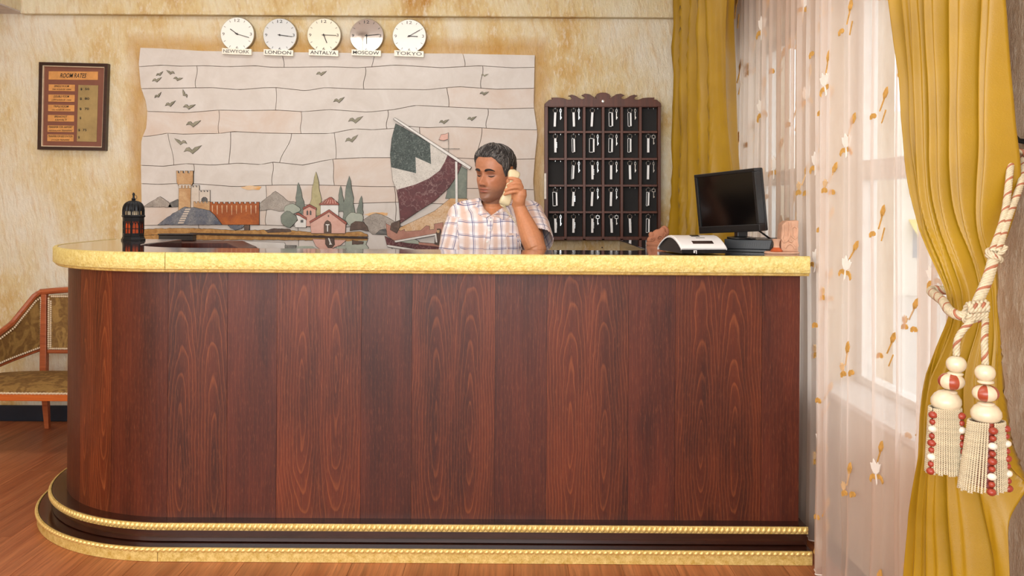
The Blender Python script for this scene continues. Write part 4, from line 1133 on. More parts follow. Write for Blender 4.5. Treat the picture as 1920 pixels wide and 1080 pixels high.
rel([(.48, .95), (.50, .7), (.46, .48), (.40, .40)], .004); rel([(.60, .5), (.58, .75), (.75, .82), (.92, .75), (.90, .5), (.78, .42), (.6, .5)], .0045)
rel([(.2, .12), (.32, .22), (.5, .26), (.68, .20), (.8, .1)], .0045); rel([(.35, .95), (.33, .7), (.3, .5)], .003); rel([(.9, .35), (.95, .2), (.88, .08)], .004)
rel([(.48, .40), (.50, .33), (.58, .33), (.62, .38)], .005)
cc = Vector((at(1457, 478, Dp).x, Dp + .008, TOP + .0092))
cup = thing('clay_cup', 'small waisted clay cup with orange foot beside the relief block', 'cup', tuple(cc))
MB().lathe([(.002, .0), (.021, .0), (.023, .004), (.016, .011), (.012, .016)], cc, 24).build('foot', M['terra_glaze'], cup)
MB().lathe([(.012, .016), (.0105, .026), (.012, .036), (.0155, .044), (.0165, .048), (.0145, .048), (.010, .036), (.002, .034)], cc, 24).build('bowl', M['terra_pale'], cup)
Dg = 3.95
fg_ = thing('clay_figurine', 'reddish clay curled figurine on a small base behind the desktop terminal', 'figurine', (at(1232, 460, Dg).x, Dg, TOP))
gx = lambda x: at(x, 440, Dg).x
sG = Dg / F
zb_ = TOP
gz = lambda y: TOP + (457 - y) * sG
MB().lathe([(.002, 0), (.042, 0), (.045, .004), (.045, .012), (.04, .016), (.002, .016)], (gx(1231), Dg + .01, TOP), 24, sx=1.0, sy=.7).build('base', M['terra'], fg_)
m = MB()
m.ell((gx(1236), Dg + .01, gz(441)), (.036, .026, .036)); m.ell((gx(1247), Dg + .016, gz(432)), (.022, .02, .030)); m.ell((gx(1222), Dg + .004, gz(447)), (.022, .02, .018))
m.ell((gx(1221), Dg + .0, gz(437)), (.013, .012, .014)); m.ell((gx(1240), Dg - .002, gz(433)), (.018, .018, .026), M=Matrix.Rotation(R(20), 3, 'Y')); m.ell((gx(1232), Dg, gz(450)), (.034, .022, .012))
def meshify(mb, vox, sm=2, mat=None, name='x', parent=None):
    o = mb.build(name, mat, None, smooth_=True)
    md = o.modifiers.new('r', 'REMESH'); md.mode = 'VOXEL'; md.voxel_size = vox; md.use_smooth_shade = True
    if sm:
        s_ = o.modifiers.new('s', 'SMOOTH'); s_.factor = .5; s_.iterations = sm
    dg = bpy.context.evaluated_depsgraph_get()
    me = bpy.data.meshes.new_from_object(o.evaluated_get(dg))
    om = o.data; bpy.data.objects.remove(o); bpy.data.meshes.remove(om)
    me.name = name
    n = len(me.vertices); co = np.empty(n * 3, np.float32); me.vertices.foreach_get('co', co); co = co.reshape(-1, 3)
    off = np.array(wloc(parent) if parent else (0, 0, 0), np.float32)
    me.vertices.foreach_set('co', (co - off).ravel())
    me.materials.clear(); me.materials.append(mat); me.update()
    ob = bpy.data.objects.new(name, me); COL.objects.link(ob)
    if parent: ob.parent = parent
    return ob, co
meshify(m, .003, 3, M['terra'], 'figure', fg_)
for k, (cx_, cy_, r_) in enumerate(((1236, 444, .016), (1222, 446, .010), (1243, 436, .012))):
    sp_ = [Vector((gx(cx_) + (r_ * (1 - i / 22)) * math.cos(i * .55), Dg - .022 + .004 * k, gz(cy_) + (r_ * (1 - i / 22)) * math.sin(i * .55))) for i in range(18)]
    MB().tube(sp_, .0028, 6).build('carved_curl', M['terra'], fg_)

# ================================================================= SETTEE
M['cherry'] = wood('cherry_wood', '#8f4526', '#b8643a', 0.3, 0)
M['cherry_lit'] = wood('lit_cherry_wood', '#b5571f', '#cf6d2c', 0.3, 0)  # brighter copy of the cherry for the front rail, light put into its colour
g = G('gold_brocade'); c = g.co(); v = g.n('TexVoronoi', {'Vector': c, 'Scale': 9.0}, feature='SMOOTH_F1'); nn2 = g.noise(c, 60, 4, .7); leaf = g.noise(g.map(c, (1, 1, .7), (0, R(30), 0)), 15, 2, .4, 1.6)
g.set(Base_Color=g.mix(g.ramp(leaf, [(.48, 0.0), (.56, .7)]), g.ramp(nn2, [(.3, '#6a4a20'), (.7, '#8a6632')]), g.ramp(nn2, [(.3, '#96743a'), (.7, '#ab8648')])), Roughness=.8); g.bump(nn2, .2, .002); M['brocade'] = g.m
M['braid'] = plain('cream_braid', '#d9c3a4', .8, var=.2, scale=200)
st = thing('settee', 'low cherry framed settee in gold brocade behind the left end of the counter', 'settee', (-2.1, 4.7, 0))
YF, YR = 4.45, 4.93
XS0, XS1 = -2.86, -1.84
zs = .318
def rail(pts, r, name, mat, flat=1.0, sides=8): return MB().tube(pts, r, sides, flat=flat).build(name, M[mat], st)
# seat: rail, cushion
MB().box(XS0, XS1, YF, YF + .03, .270, .305).build('front_rail', M['cherry_lit'], st, smooth_=False, bevel=.004)
MB().box(XS0 + .02, XS1 - .02, YR - .06, YR - .035, .26, .30).build('rear_rail', M['cherry'], st, smooth_=False)
for x in (XS0, XS1 - .03): MB().box(x, x + .03, YF + .03, YR - .06, .265, .303).build('side_rail', M['cherry'], st, smooth_=False)
m = MB(); rings = []
for y, z in ((YF + .004, .300), (YF + .002, .318), (YF + .05, .335), (YF + .2, .352), (YR - .15, .352), (YR - .07, .345), (YR - .06, .300)):
    rings.append([Vector((lerp(XS0 + .01 + .05 * smooth((y - YF) / .5), XS1 - .01, t), y, z - .012 * abs(2 * t - 1) ** 4)) for t in np.linspace(0, 1, 15)])
m.loft(rings, False, False); 
m.add([rings[0][0], rings[0][-1], rings[-1][-1], rings[-1][0]], [(0, 1, 2, 3)])
m.build('seat_cushion', M['brocade'], st, ang=60)
m = MB(); k = 0; x = XS0 + .01
while x < XS1 - .01: m.ell((x, YF - .001, .309 + .0015 * (k % 2)), (.006, .004, .006), 6); x += .009; k += 1
tag(m.build('seat_braid', M['braid'], st), kind='stuff')
# posts (rear legs) and backs
XP = at(85, 650, YR).x; XP2 = XS1 - .25
for xp in (XP, XP2):
    MB().loft([[Vector((xp + a * r, YR - .01 + b * r + dy, z)) for a, b in ((-1, -1), (1, -1), (1, 1), (-1, 1))] for z, r, dy in ((0.0, .0125, .04), (.15, .016, .02), (.27, .018, 0), (.42, .018, 0), (.76, .015, 0))]).build('rear_leg', M['cherry'], st, smooth_=False, bevel=.003)
for xp in (XS0 + .03, XS1 - .03):
    MB().loft([[Vector((xp + a * r, YF + .03 + b * r, z)) for a, b in ((-1, -1), (1, -1), (1, 1), (-1, 1))] for z, r in ((0.0, .012), (.27, .018))]).build('front_leg', M['cherry'], st, smooth_=False, bevel=.003)
ztop = .782
# centre back
MB().box(XP + .02, XP2 - .02, YR - .02, YR + .012, .452, ztop - .028).build('back_panel', M['brocade'], st, smooth_=False, bevel=.012)
rail([(XP - .03, YR, ztop - .012), (XP + .05, YR, ztop - .004), ((XP + XP2) / 2, YR, ztop + .012), (XP2, YR, ztop - .008)], .017, 'top_rail', 'cherry')
rail([(XP, YR, .44), (XP2, YR, .44)], .013, 'lower_rail', 'cherry')
def braid(path, name='braid'):
    m = MB(); L = 0; P = [Vector(p) for p in path]
    for a, b in zip(P, P[1:]):
        n = max(1, int((b - a).length / .011))
        for i in range(n): m.ell(a.lerp(b, i / n), (.0062, .0045, .0062), 6)
    tag(m.build(name, M['braid'], st), kind='stuff')
yb_ = YR - .022
braid([(XP + .028, yb_, .46), (XP + .028, yb_, ztop - .045), (XP + .045, yb_, ztop - .033), (XP2 - .03, yb_, ztop - .033)])
braid([(XP + .028, yb_, .458), (XP2 - .03, yb_, .458)])
braid([(XP + .040, yb_, .47), (XP + .040, yb_, ztop - .05)])
# wings sweeping forward and down
def wing(sgn, xp):
    pt_ = []; N = 16
    for i in range(N + 1):
        t = i / N
        x = xp - sgn * (.02 + .20 * t - .10 * t * t) ; y = lerp(YR, YF + .05, t ** 1.15)
        zt_ = interp(t, [(0, ztop - .012), (.10, ztop - .022), (.25, ztop - .085), (.45, ztop - .165), (.7, ztop - .215), (1, ztop - .25)])
        zl_ = interp(t, [(0, .452), (.3, .43), (1, .385)])
        pt_.append((x, y, zt_, zl_))
    m = MB(); rings = []
    for x, y, a, b in pt_: rings.append([Vector((x - sgn * .012, y, b + .01)), Vector((x + sgn * .012, y, b + .01)), Vector((x + sgn * .016, y, (a + b) / 2)), Vector((x + sgn * .010, y, a - .015)), Vector((x - sgn * .012, y, a - .015))])
    m.loft(rings); m.build('wing_panel', M['brocade'], st, ang=60)
    rail([(x, y, a) for x, y, a, b in pt_] + [(pt_[-1][0], pt_[-1][1] - .02, pt_[-1][3] - .03), (pt_[-1][0], pt_[-1][1] - .01, .30)], .0155, 'wing_rail', 'cherry')
    rail([(x, y, b) for x, y, a, b in pt_], .010, 'wing_lower_rail', 'cherry')
    braid([(x + sgn * .014, y - .006, a - .024) for x, y, a, b in pt_]); braid([(x + sgn * .014, y - .006, b + .016) for x, y, a, b in pt_]); 
    braid([(pt_[0][0] + sgn * .006, yb_, z) for z in (.462, ztop - .04)])
wing(1, XP); wing(-1, XP2)
# ================================================================= CURTAINS
g = G('gold_satin'); c = g.co()
n1 = g.noise(c, 3.0, 3); wv_ = g.noise(g.map(c, (300, 300, 900)), 1.0, 2)
g.set(Base_Color=g.ramp(n1, [(.3, '#a47d0c'), (.7, '#c09618')]), Roughness=.36, Specular_IOR_Level=.55, Sheen_Weight=.08, Sheen_Roughness=.4)
g.bump(g.math('ADD', wv_, g.math('MULTIPLY', g.noise(c, 14, 4), 1.5)), .12, .006)
tl_ = g.n('BsdfTranslucent', {'Color': srgb('#c9951c')}); g.nt.links.new(g.n('MixShader', {0: .18, 1: g.b.outputs[0], 2: tl_}), g.out.inputs[0])
M['satin'] = g.m
def vnoise(x, y, z, s=1.0): return mnoise.noise(Vector((x, y, z)) * s)
def sheet(fn, ns, nt_, s0=0.0, s1=1.0, t0=0.0, t1=1.0):
    m = MB(); V = []
    for i in range(nt_ + 1):
        for j in range(ns + 1): V.append(fn(lerp(s0, s1, j / ns), lerp(t0, t1, i / nt_)))
    Fc = [(i * (ns + 1) + j, i * (ns + 1) + j + 1, (i + 1) * (ns + 1) + j + 1, (i + 1) * (ns + 1) + j) for i in range(nt_) for j in range(ns)]
    return m.add(V, Fc)
# far curtain beside the key cabinet
def cur1(s, t):
    z = lerp(.02, 2.66, t)
    k = smooth(1 - z / 2.4)
    ax = lerp(.950, .890, k); ay = 5.04
    bx = lerp(.975, 1.02, k); by = lerp(4.05, 3.93, k)
    x = lerp(ax, bx, s); y = lerp(ay, by, s)
    ph = 2 * math.pi * (5.3 * s + .10 * math.sin(3 * z + 9 * s) + .5 * vnoise(s * 3, z * .5, 3))
    a = .038 + .012 * vnoise(s * 4, z, 7)
    d = 1.5 * a * (1.2 - 2.2 * abs(math.cos(ph / 2)) ** .75 + .15 * math.cos(2 * ph + 1 + z)) + .010 * vnoise(s * 9, z * 3.2, 1) + .008 * vnoise(s * 22, z * 2.2, 5)
    nx, ny = (by - ay), -(bx - ax); L = math.hypot(nx, ny); nx /= L; ny /= L
    if nx > 0: nx, ny = -nx, -ny
    return (x + nx * d, y + ny * d + .02 * math.sin(ph), z)
o = sheet(cur1, 190, 70).build('curtain', M['satin'], None, ang=180, origin=(.95, 4.6, .02))
tag(o, 'straight gold satin curtain hanging in the far corner beside the key cabinet', 'curtain')
sd = o.modifiers.new('thickness', 'SOLIDIFY'); sd.thickness = .002
# near curtain with the tie
XP2_, XP3_ = 1.03, 1.15
Lpx = [(-60, 1684), (0, 1688), (80, 1696), (150, 1704), (230, 1709), (300, 1715), (370, 1724), (430, 1733), (490, 1750), (545, 1764), (590, 1768), (640, 1756), (700, 1745), (780, 1741), (850, 1740), (960, 1725), (1080, 1715), (1160, 1708)]
Rpx = [(-60, 1893), (0, 1890), (250, 1884), (400, 1880), (500, 1877), (575, 1875), (640, 1880), (700, 1886), (800, 1893), (900, 1900), (1080, 1912), (1200, 1920)]
Lz = sorted([((p := atX(x, y, XP2_)).z, p.y) for y, x in Lpx]); Rz_ = sorted([((p := atX(x, y, XP3_)).z, p.y) for y, x in Rpx])
ZT = atX(1810, 582, XP2_).z
def cur2(s, t, dd=0.0):
    z = lerp(.02, 2.5, t)
    yL, yR = interp(z, Lz), interp(z, Rz_)
    dz = z - ZT
    y = lerp(yL, yR, s)
    tight = math.exp(-(dz / .16) ** 2)
    # pleats lean towards the tie
    ss = s + (.10 * (1 - tight)) * math.sin(2.2 * s + 1.2 * dz)
    ph = 2 * math.pi * (6.0 * ss + .22 * vnoise(s * 2.5, z * .8, 2) + (.35 * s * dz if dz > 0 else .12 * dz))
    amp = lerp(.036 + .016 * vnoise(s * 3 + 4, z * .7, 9), .011, tight)
    if dz < 0: amp *= lerp(1, .62, smooth(-dz / .5)); ph = 2 * math.pi * (3.0 + lerp(6.0, 3.4, smooth(-dz / .6)) * (ss - .5) + .22 * vnoise(s * 2.5, z * .8, 2))
    prof_ = 2.2 * abs(math.cos(ph / 2)) ** .75 - 1.2 + .20 * math.cos(2 * ph + .8 + 3 * s) + .10 * math.cos(3 * ph + z * 2)
    wr_ = vnoise(s * 7 + dz * 2, z * 6, 11) * .012 * math.exp(-(dz / .5) ** 2) + vnoise(s * 16, z * 3, 4) * .004
    bulge = -.035 * math.sin(math.pi * min(1, max(0, s))) * (1 - .3 * tight)
    x = lerp(XP2_, XP3_, s) - amp * prof_ + wr_ + bulge
    if dz < 0: x -= .02 * smooth(-dz / .5) * math.sin(math.pi * s)
    # cinched waist wraps round
    x += .04 * tight * (2 * s - 1) ** 2 * (1 - s)
    return (x, y, z)
o = sheet(cur2, 200, 170).build('curtain', M['satin'], None, ang=180, origin=(XP2_, 2.1, .02))
tag(o, 'gold satin curtain at the right edge gathered by a tasselled rope', 'curtain')
sd = o.modifiers.new('thickness', 'SOLIDIFY'); sd.thickness = .0025

# sheer
g = G('sheer_fabric'); c = g.co()
wn = g.noise(g.map(c, (3, 3, 1)), 5.0, 3)
dif = g.n('BsdfDiffuse', {'Color': srgb('#f1e0d2')}); trl = g.n('BsdfTranslucent', {'Color': srgb('#f6e6da')})
body = g.n('MixShader', {0: .55, 1: dif, 2: trl}); trp = g.n('BsdfTransparent', {'Color': (.98, .95, .93, 1)})
lw = g.n('LayerWeight', {'Blend': .35}, out=1)
fac = g.math('ADD', .52, g.math('MULTIPLY', lw, .26))
fac = g.math('ADD', fac, g.math('MULTIPLY', g.math('SUBTRACT', wn, .5), .12))
g.nt.links.new(g.n('MixShader', {0: fac, 1: trp, 2: body}), g.out.inputs[0]); M['sheer'] = g.m
SY0, SY1 = 5.08, 2.30
def sheer_base(y):
    k = 1 / (1 + math.exp((y - 3.10) / .035))
    return lerp(lerp(1.135, 1.062, k), 1.175, smooth((3.0 - y) / .5))
def sheer_pt(s, t):
    z = lerp(.028, 2.62, t); y = lerp(SY0, SY1, s)
    L = (SY0 - SY1) * s
    q = L * 9.5 + .8 * vnoise(L * 2, z * .25, 1)
    d = .015 * math.cos(2 * math.pi * q) + .006 * math.cos(2 * math.pi * q * 2.3 + 1) + .012 * vnoise(L * 6, z * .8, 6) + .010 * vnoise(L * 1.7, z * .5, 8)
    low = smooth((.8 - z) / .8) if y < 3.15 else 0
    x = sheer_base(y) + d - .006 * low + .016 * low * vnoise(L * 5, z * 2.4, 3)
    y2 = y + .012 * math.sin(2 * math.pi * q + 1)
    if y > 3.13: x = max(x, 1.098)
    return (x, y2, z)
sheer = sheet(sheer_pt, 620, 40).build('sheer_curtain', M['sheer'], None, ang=180, origin=(1.1, 3.6, .02))
tag(sheer, 'pale translucent sheer curtain embroidered with white tulips and gold leaves across the windows', 'curtain')
hm = [Vector(sheer_pt(s, 0)) for s in np.linspace(0, 1, 420)]
M['hem'] = plain('sheer_hem', '#efe4da', .6)
MB().tube(hm, .0022, 5).build('hem', M['hem'], sheer)
M['em_white'] = plain('white_embroidery', '#f4efe6', .7, var=.05); M['em_gold'] = plain('gold_embroidery', '#d8a858', .55, .15, .2, 60); M['em_pale'] = plain('pale_gold_embroidery', '#dcb98a', .6)
def shape2(mb, pts, M_, mi, th=.0012):
    n = len(pts)
    vs = [M_ @ Vector((x, y, th)) for x, y in pts] + [M_ @ Vector((x, y, -th)) for x, y in pts]
    mb.add(vs, [tuple(range(n)), tuple(range(2 * n - 1, n - 1, -1))] + [(i, i + n, (i + 1) % n + n, (i + 1) % n) for i in range(n)], mi)
tulip = [(-.020, .018), (-.016, .002), (-.008, -.008), (.004, -.010), (.014, -.002), (.019, .010), (.024, .020), (.014, .017), (.010, .028), (.003, .018), (-.006, .030), (-.010, .018)]
stem_ = [(-.003, -.008), (.003, -.008), (.002, -.034), (-.001, -.038)]
leafL = [(-.004, -.012), (-.014, -.010), (-.024, -.016), (-.029, -.028), (-.024, -.034), (-.020, -.026), (-.014, -.022), (-.006, -.024)]
leafR = [(-x, y + .002) for x, y in leafL][::-1]
bud = [(.022, .050), (.032, .054), (.040, .066), (.038, .082), (.030, .078), (.020, .064)]
twig = [(.006, .020), (.009, .019), (.030, .056), (.027, .058)]
hookA = [(-.02, .0), (-.012, .006), (.0, .006), (.006, 0), (.004, -.006), (-.004, -.008), (-.010, -.004), (-.013, -.010), (-.020, -.010)]
def embroider(y, z, kind, sc, rot, ):
    s = (SY0 - y) / (SY0 - SY1); t = (z - .028) / (2.62 - .028)
    P = Vector(sheer_pt(s, t)); 
    tx = Vector((.25, -1, 0)).normalized()       # along the sheet, towards the camera
    up = Vector((0, 0, 1)); nrm = tx.cross(up)
    if nrm.x > 0: nrm = -nrm
    P = P + Vector((-.008, 0, 0))
    T = Matrix(((tx.x, up.x, nrm.x), (tx.y, up.y, nrm.y), (tx.z, up.z, nrm.z))).to_4x4()
    T = Matrix.Translation(P) @ T @ Matrix.Rotation(rot, 4, 'Z') @ Matrix.Scale(sc, 4)
    m = MB()
    if kind == 0:
        for sh, mi in ((tulip, 0), (stem_, 0), (leafL, 1), (leafR, 1), (bud, 1), (twig, 1)): shape2(m, sh, T, mi)
    elif kind == 1:
        for sh, mi in ((hookA, 1), ([(x + .036, y) for x, y in hookA], 1), (twig, 2), (bud, 1), ([(x * .5 - .008, y * .6 + .012) for x, y in tulip], 2)): shape2(m, sh, T, mi)
    else:
        for sh, mi in ((twig, 1), (bud, 1), ([(x - .012, y + .01) for x, y in hookA], 1), ([(x * .8 + .01, y * .9 - .03) for x, y in twig], 1)): shape2(m, sh, T, mi)
    m.build('embroidered_flower', [M['em_white'], M['em_gold'], M['em_pale']], sheer, smooth_=False)
rs = random.Random(5); ynow = 4.98; k = 0
while ynow > 2.24:
    step = interp(ynow, [(2.2, .105), (3.2, .15), (5, .27)])
    zz = .10 + (k % 3) * .125
    while zz < 2.45:
        yy = ynow + rs.uniform(-.02, .02)
        if 2.24 < yy < 4.98 and not (zz < 1.0 and yy > 3.4):
            embroider(yy, zz + rs.uniform(-.03, .03), (k + int(zz * 7)) % 3, interp(yy, [(2.2, 1.0), (3.4, 1.35), (5, 2.1)]), rs.uniform(-.3, .3))
        zz += .37
    ynow -= step; k += 1

# ================================================================= ROPE TIE WITH TASSELS
M['cord'] = plain('cream_cord', '#c9bb9d', .6, var=.15, scale=120)
M['cord_red'] = plain('rust_cord', '#a8684c', .6, var=.15)
M['silk'] = plain('ivory_silk', '#dccdaf', .32, var=.06, scale=80, coat=.3); M['silk_red'] = plain('rust_silk', '#a3452a', .35, var=.1, scale=80, coat=.3)
M['bead_red'] = plain('rust_bead', '#9c3c2a', .3, var=.15); M['bead_white'] = plain('pearl_bead', '#e6dccb', .3)
M['hook_black'] = plain('black_hook', '#101014', .4, .3)
DT = 1.93
tb_ = thing('tasselled_tieback', 'cream and rust twisted rope tieback with two large tassels round the gold curtain', 'tieback', tuple(at(1822, 585, DT)))
def smooth_path(pts, n=10):
    P = [Vector(p) for p in pts]; P = [P[0] * 2 - P[1]] + P + [P[-1] * 2 - P[-2]]; out = []
    for i in range(1, len(P) - 2):
        for k in range(n):
            t = k / n; a, b, c_, d = P[i - 1], P[i], P[i + 1], P[i + 2]
            out.append(.5 * ((2 * b) + (c_ - a) * t + (2 * a - 5 * b + 4 * c_ - d) * t * t + (3 * b - a - 3 * c_ + d) * t ** 3))
    out.append(P[-2]); return out
def rope(mb, path, r, pitch, strands=3, red=0, sides=6, step=.0035, rs_=None):
    P = [Vector(p) for p in path]; cum = [0]
    for a, b in zip(P, P[1:]): cum.append(cum[-1] + (b - a).length)
    L = cum[-1]; n = max(4, int(L / step)); S_ = []; j = 0
    for i in range(n + 1):
        q = L * i / n
        while j < len(P) - 2 and cum[j + 1] < q: j += 1
        S_.append(P[j].lerp(P[j + 1], (q - cum[j]) / max(1e-9, cum[j + 1] - cum[j])))
    u = Vector((0, 1, 0)); fr_ = []
    for i in range(n + 1):
        t = (S_[min(i + 1, n)] - S_[max(i - 1, 0)]).normalized()
        if abs(t.dot(u)) > .95: u = Vector((1, 0, 0))
        u = (u - t * u.dot(t)).normalized(); fr_.append((u.copy(), t.cross(u)))
    rs_ = rs_ or r * .55
    for k in range(strands):
        pts = []
        for i in range(n + 1):
            a = 2 * math.pi * (i / n * L / pitch + k / strands)
            pts.append(S_[i] + (fr_[i][0] * math.cos(a) + fr_[i][1] * math.sin(a)) * (r - rs_ * .8))
        mb.tube(pts, rs_, sides, 1 if k < red else 0)
CM = [M['cord'], M['cord_red']]
Hk = atX(1905, 290, 1.215)
knotA = at(1864, 481, 1.95); tie = at(1824, 583, DT - .01)
m = MB()
for (off1, off2) in ((0, 0), (1, 0)):
    s_pts = [Hk + Vector((-.012, -.01, -.01)), at(1895, 310, 2.07), at(1884, 400, 2.01), knotA + Vector((-.004, 0, .01))] if off1 == 0 else [Hk + Vector((.012, -.01, -.012)), at(1915, 340, 2.06), at(1890, 410, 2.0), knotA + Vector((.006, -.004, .01))]
    mm_ = MB(); rope(mm_, smooth_path(s_pts), .0078, .040, 6, 1, rs_=.0032); mm_.build('hanging_rope', CM, tb_, ang=180)
m = MB(); rope(m, [Hk + Vector((.018 * math.cos(a), -.012 + .002 * a, .013 * math.sin(a) - .004)) for a in np.linspace(0, 2 * math.pi, 20)], .006, .03, 4, 1, rs_=.0032)
m.build('hook_loop', CM, tb_, ang=180)
m = MB()
for k in range(3):
    a0 = k * .9
    rope(m, [knotA + Vector((.013 * math.cos(a + a0), -.012 * math.sin(a + a0), .006 * k - .010 + .012 * math.sin(a * .5))) for a in np.linspace(0, 5.2, 16)], .0060, .028, 3, 1 if k == 1 else 0, rs_=.0033)
rope(m, [knotA, knotA + Vector((.012, -.014, .012)), knotA + Vector((.018, -.016, .024))], .005, .028, 3, 0)
m.build('knot', CM, tb_, ang=180)
m = MB(); rope(m, smooth_path([knotA, at(1853, 520, 1.94), at(1838, 555, 1.93), tie + Vector((.008, 0, .012))]), .0115, .050, 7, 1, rs_=.0038); m.build('gathered_rope', CM, tb_, ang=180)
m = MB(); rope(m, smooth_path([tie + Vector((-.004, .0, -.006)), at(1800, 592, 1.93), at(1780, 582, 1.97), at(1767, 564, 2.04), atX(1766, 548, 1.035) + Vector((0, .05, .0)), Vector((1.09, 2.12, ZT + .03))]), .0105, .050, 7, 1, rs_=.0038); m.build('waist_loop', CM, tb_, ang=180)
m = MB()
for k in range(5):
    c_ = tie + Vector((-.016 + .0085 * k, -.010, -.002 + .001 * k))
    rope(m, [c_ + Vector((.004 * math.sin(a), -.012 * math.cos(a), .019 * math.sin(a))) for a in np.linspace(0, 6.2, 18)], .0062, .03, 3, 1 if k % 2 else 0, rs_=.0034)
m.build('tie_knot', CM, tb_, ang=180)

fr_mesh = {}
def tassel(px, pys, drop_x, fringe, kk):
    D = 1.895 - (.05 if kk else 0); s = D / F
    (yb1, yr1, ys, yr2, ybl, yf0, yf1) = pys
    x1, x2, x3, x4, x5 = px
    m = MB(); top = at(x1, yb1 - 16, D)
    rope(m, smooth_path([tie + Vector((.004 + .014 * (1 if kk else -1), -.018, -.015)), at(lerp(drop_x, x1, .5), lerp(600, yb1 - 16, .5), D + .002), top]), .0070, .040, 5, 1, rs_=.0032)
    m.build('tassel_cord', CM, tb_, ang=180)
    def turned(x, y, rx, ry, name, mats, stripe=0):
        c_ = at(x, y, D)
        prof = [(max(.15, math.sin(math.pi * i / 14)) ** .8 * rx * s, -math.cos(math.pi * i / 14) * ry * s) for i in range(15)]
        seg = 40
        mb = MB().lathe(prof, c_, seg, mif=(lambda i, j: 1 if ((j + 3 * kk + 4) // 5) % 2 == 0 else 0) if stripe else None)
        return mb.build(name, mats, tb_, ang=180)
    turned(x1, yb1, 18, 15.5, 'silk_ball', [M['silk']]); turned(x2, yr1, 14.5, 4.5, 'silk_ring', [M['silk']])
    turned(x3, ys, 23.5, 15.5, 'striped_ball', [M['silk'], M['silk_red']], 1); turned(x4, yr2, 15, 4.5, 'silk_ring', [M['silk']])
    c_ = at(x5, ybl, D)
    MB().lathe([(4 * s, 18 * s), (13 * s, 17 * s), (21 * s, 11 * s), (26.5 * s, 2 * s), (27 * s, -6 * s), (24 * s, -13 * s), (19 * s, -17 * s), (3 * s, -17 * s)], c_, 36).build('silk_bell', [M['silk']], tb_, ang=180)
    (tl0, tr0, bl0, br0, beadcols) = fringe
    # fringe cords round a slightly flattened skirt
    N = 46; L = (yf1 - yf0) * s
    if 'f' not in fr_mesh:
        mb = MB(); rope(mb, [(0, 0, 0), (0, 0, -1.0)], .0026, .0085 / .135 * 1.0, 2, 0, 5, step=.012, rs_=.0017)
        fr_mesh['f'] = mb
    base = fr_mesh['f']
    skip = [math.atan2(-1, 0) + q for q in beadcols]
    for i in range(N):
        a = 2 * math.pi * i / N + .05
        xt = lerp((tl0 + tr0) / 2, tr0, math.cos(a)); yt = D + .026 * math.sin(a)
        xb_ = lerp((bl0 + br0) / 2, br0, math.cos(a)); yb2 = D + .036 * math.sin(a)
        if any(abs((a - (q % (2 * math.pi)) + math.pi) % (2 * math.pi) - math.pi) < .10 for q in beadcols): continue
        jit = random.Random(i + 50 * kk).uniform(-3, 3)
        P0 = at(xt, yf0, D); P0.y = yt; P1 = at(xb_, yf1 + jit, D); P1.y = yb2
        key = 'cordmesh%d' % kk
        if key not in fr_mesh:
            mm2 = MB(); mm2.v = [(v[0], v[1], v[2] * L) for v in base.v]; mm2.f = base.f; mm2.m = base.m
            fr_mesh[key] = mm2.mesh('fringe_cord', CM, ang=180)
        o_ = bpy.data.objects.new('fringe_cord', fr_mesh[key]); COL.objects.link(o_); o_.parent = tb_
        o_.location = P0 - wloc(tb_); d = (P1 - P0); 
        o_.rotation_euler = Vector((0, 0, -1)).rotation_difference(d.normalized()).to_euler(); o_.scale = (1, 1, d.length / L)
    for a in beadcols:
        for q in range(9):
            f_ = (q + .5) / 9
            xx = lerp(lerp((tl0 + tr0) / 2, tr0, math.cos(a)), lerp((bl0 + br0) / 2, br0, math.cos(a)), f_)
            p = at(xx, lerp(yf0 + 6, yf1 + 2, f_), D); p.y = D + lerp(.028, .038, f_) * math.sin(a) - .002
            big = q % 2 == 0
            if big: 
                r_ = 8.4 * s
                MB().ell(p, (r_, r_, r_ * .82), 14).build('bead', M['bead_red'] if (q // 2) % 2 == 0 else M['bead_white'], tb_, ang=180)
            else:
                MB().lathe([(3.5 * s, -5 * s), (6 * s, -2 * s), (6 * s, 2 * s), (3.5 * s, 5 * s)], p, 10).build('bead_spacer', M['bead_red'], tb_, ang=180)
    # skirt core behind the cords
    c_ = at((tl0 + tr0) / 2, yf0, D)
    MB().lathe([(.020, 0), (.024, -.02), (.030, -L * .94), (.004, -L * .95)], c_, 20).build('skirt_core', M['bead_red'], tb_)
tassel((1793, 1791, 1784, 1779, 1774), (683, 701, 715, 735, 750, 763, 884), 1800, (1744, 1800, 1738, 1802, [R(198), R(318)]), 0)
tassel((1847, 1848, 1848, 1849, 1849), (699, 716, 737, 757, 773, 788, 916), 1845, (1818, 1882, 1799, 1886, [R(266), R(338)]), 1)
hk = thing('curtain_hook', 'small black metal hook on the right wall holding the rope', 'hook', (XR, Hk.y, Hk.z))
MB().box(XR - .006, XR, Hk.y - .018, Hk.y + .018, Hk.z - .03, Hk.z + .055).build('hook_plate', M['hook_black'], hk, smooth_=False, bevel=.003)
MB().tube([(XR - .003, Hk.y, Hk.z + .03), (XR - .03, Hk.y - .002, Hk.z + .034), (XR - .045, Hk.y - .003, Hk.z + .045)], [.007, .006, .009], 8).build('hook_peg', M['hook_black'], hk)
MB().tube([(XR - .003, Hk.y, Hk.z - .008), (XR - .035, Hk.y, Hk.z - .014), (XR - .06, Hk.y - .002, Hk.z - .006), (XR - .066, Hk.y - .002, Hk.z + .010)], .005, 8).build('hook_arm', M['hook_black'], hk)

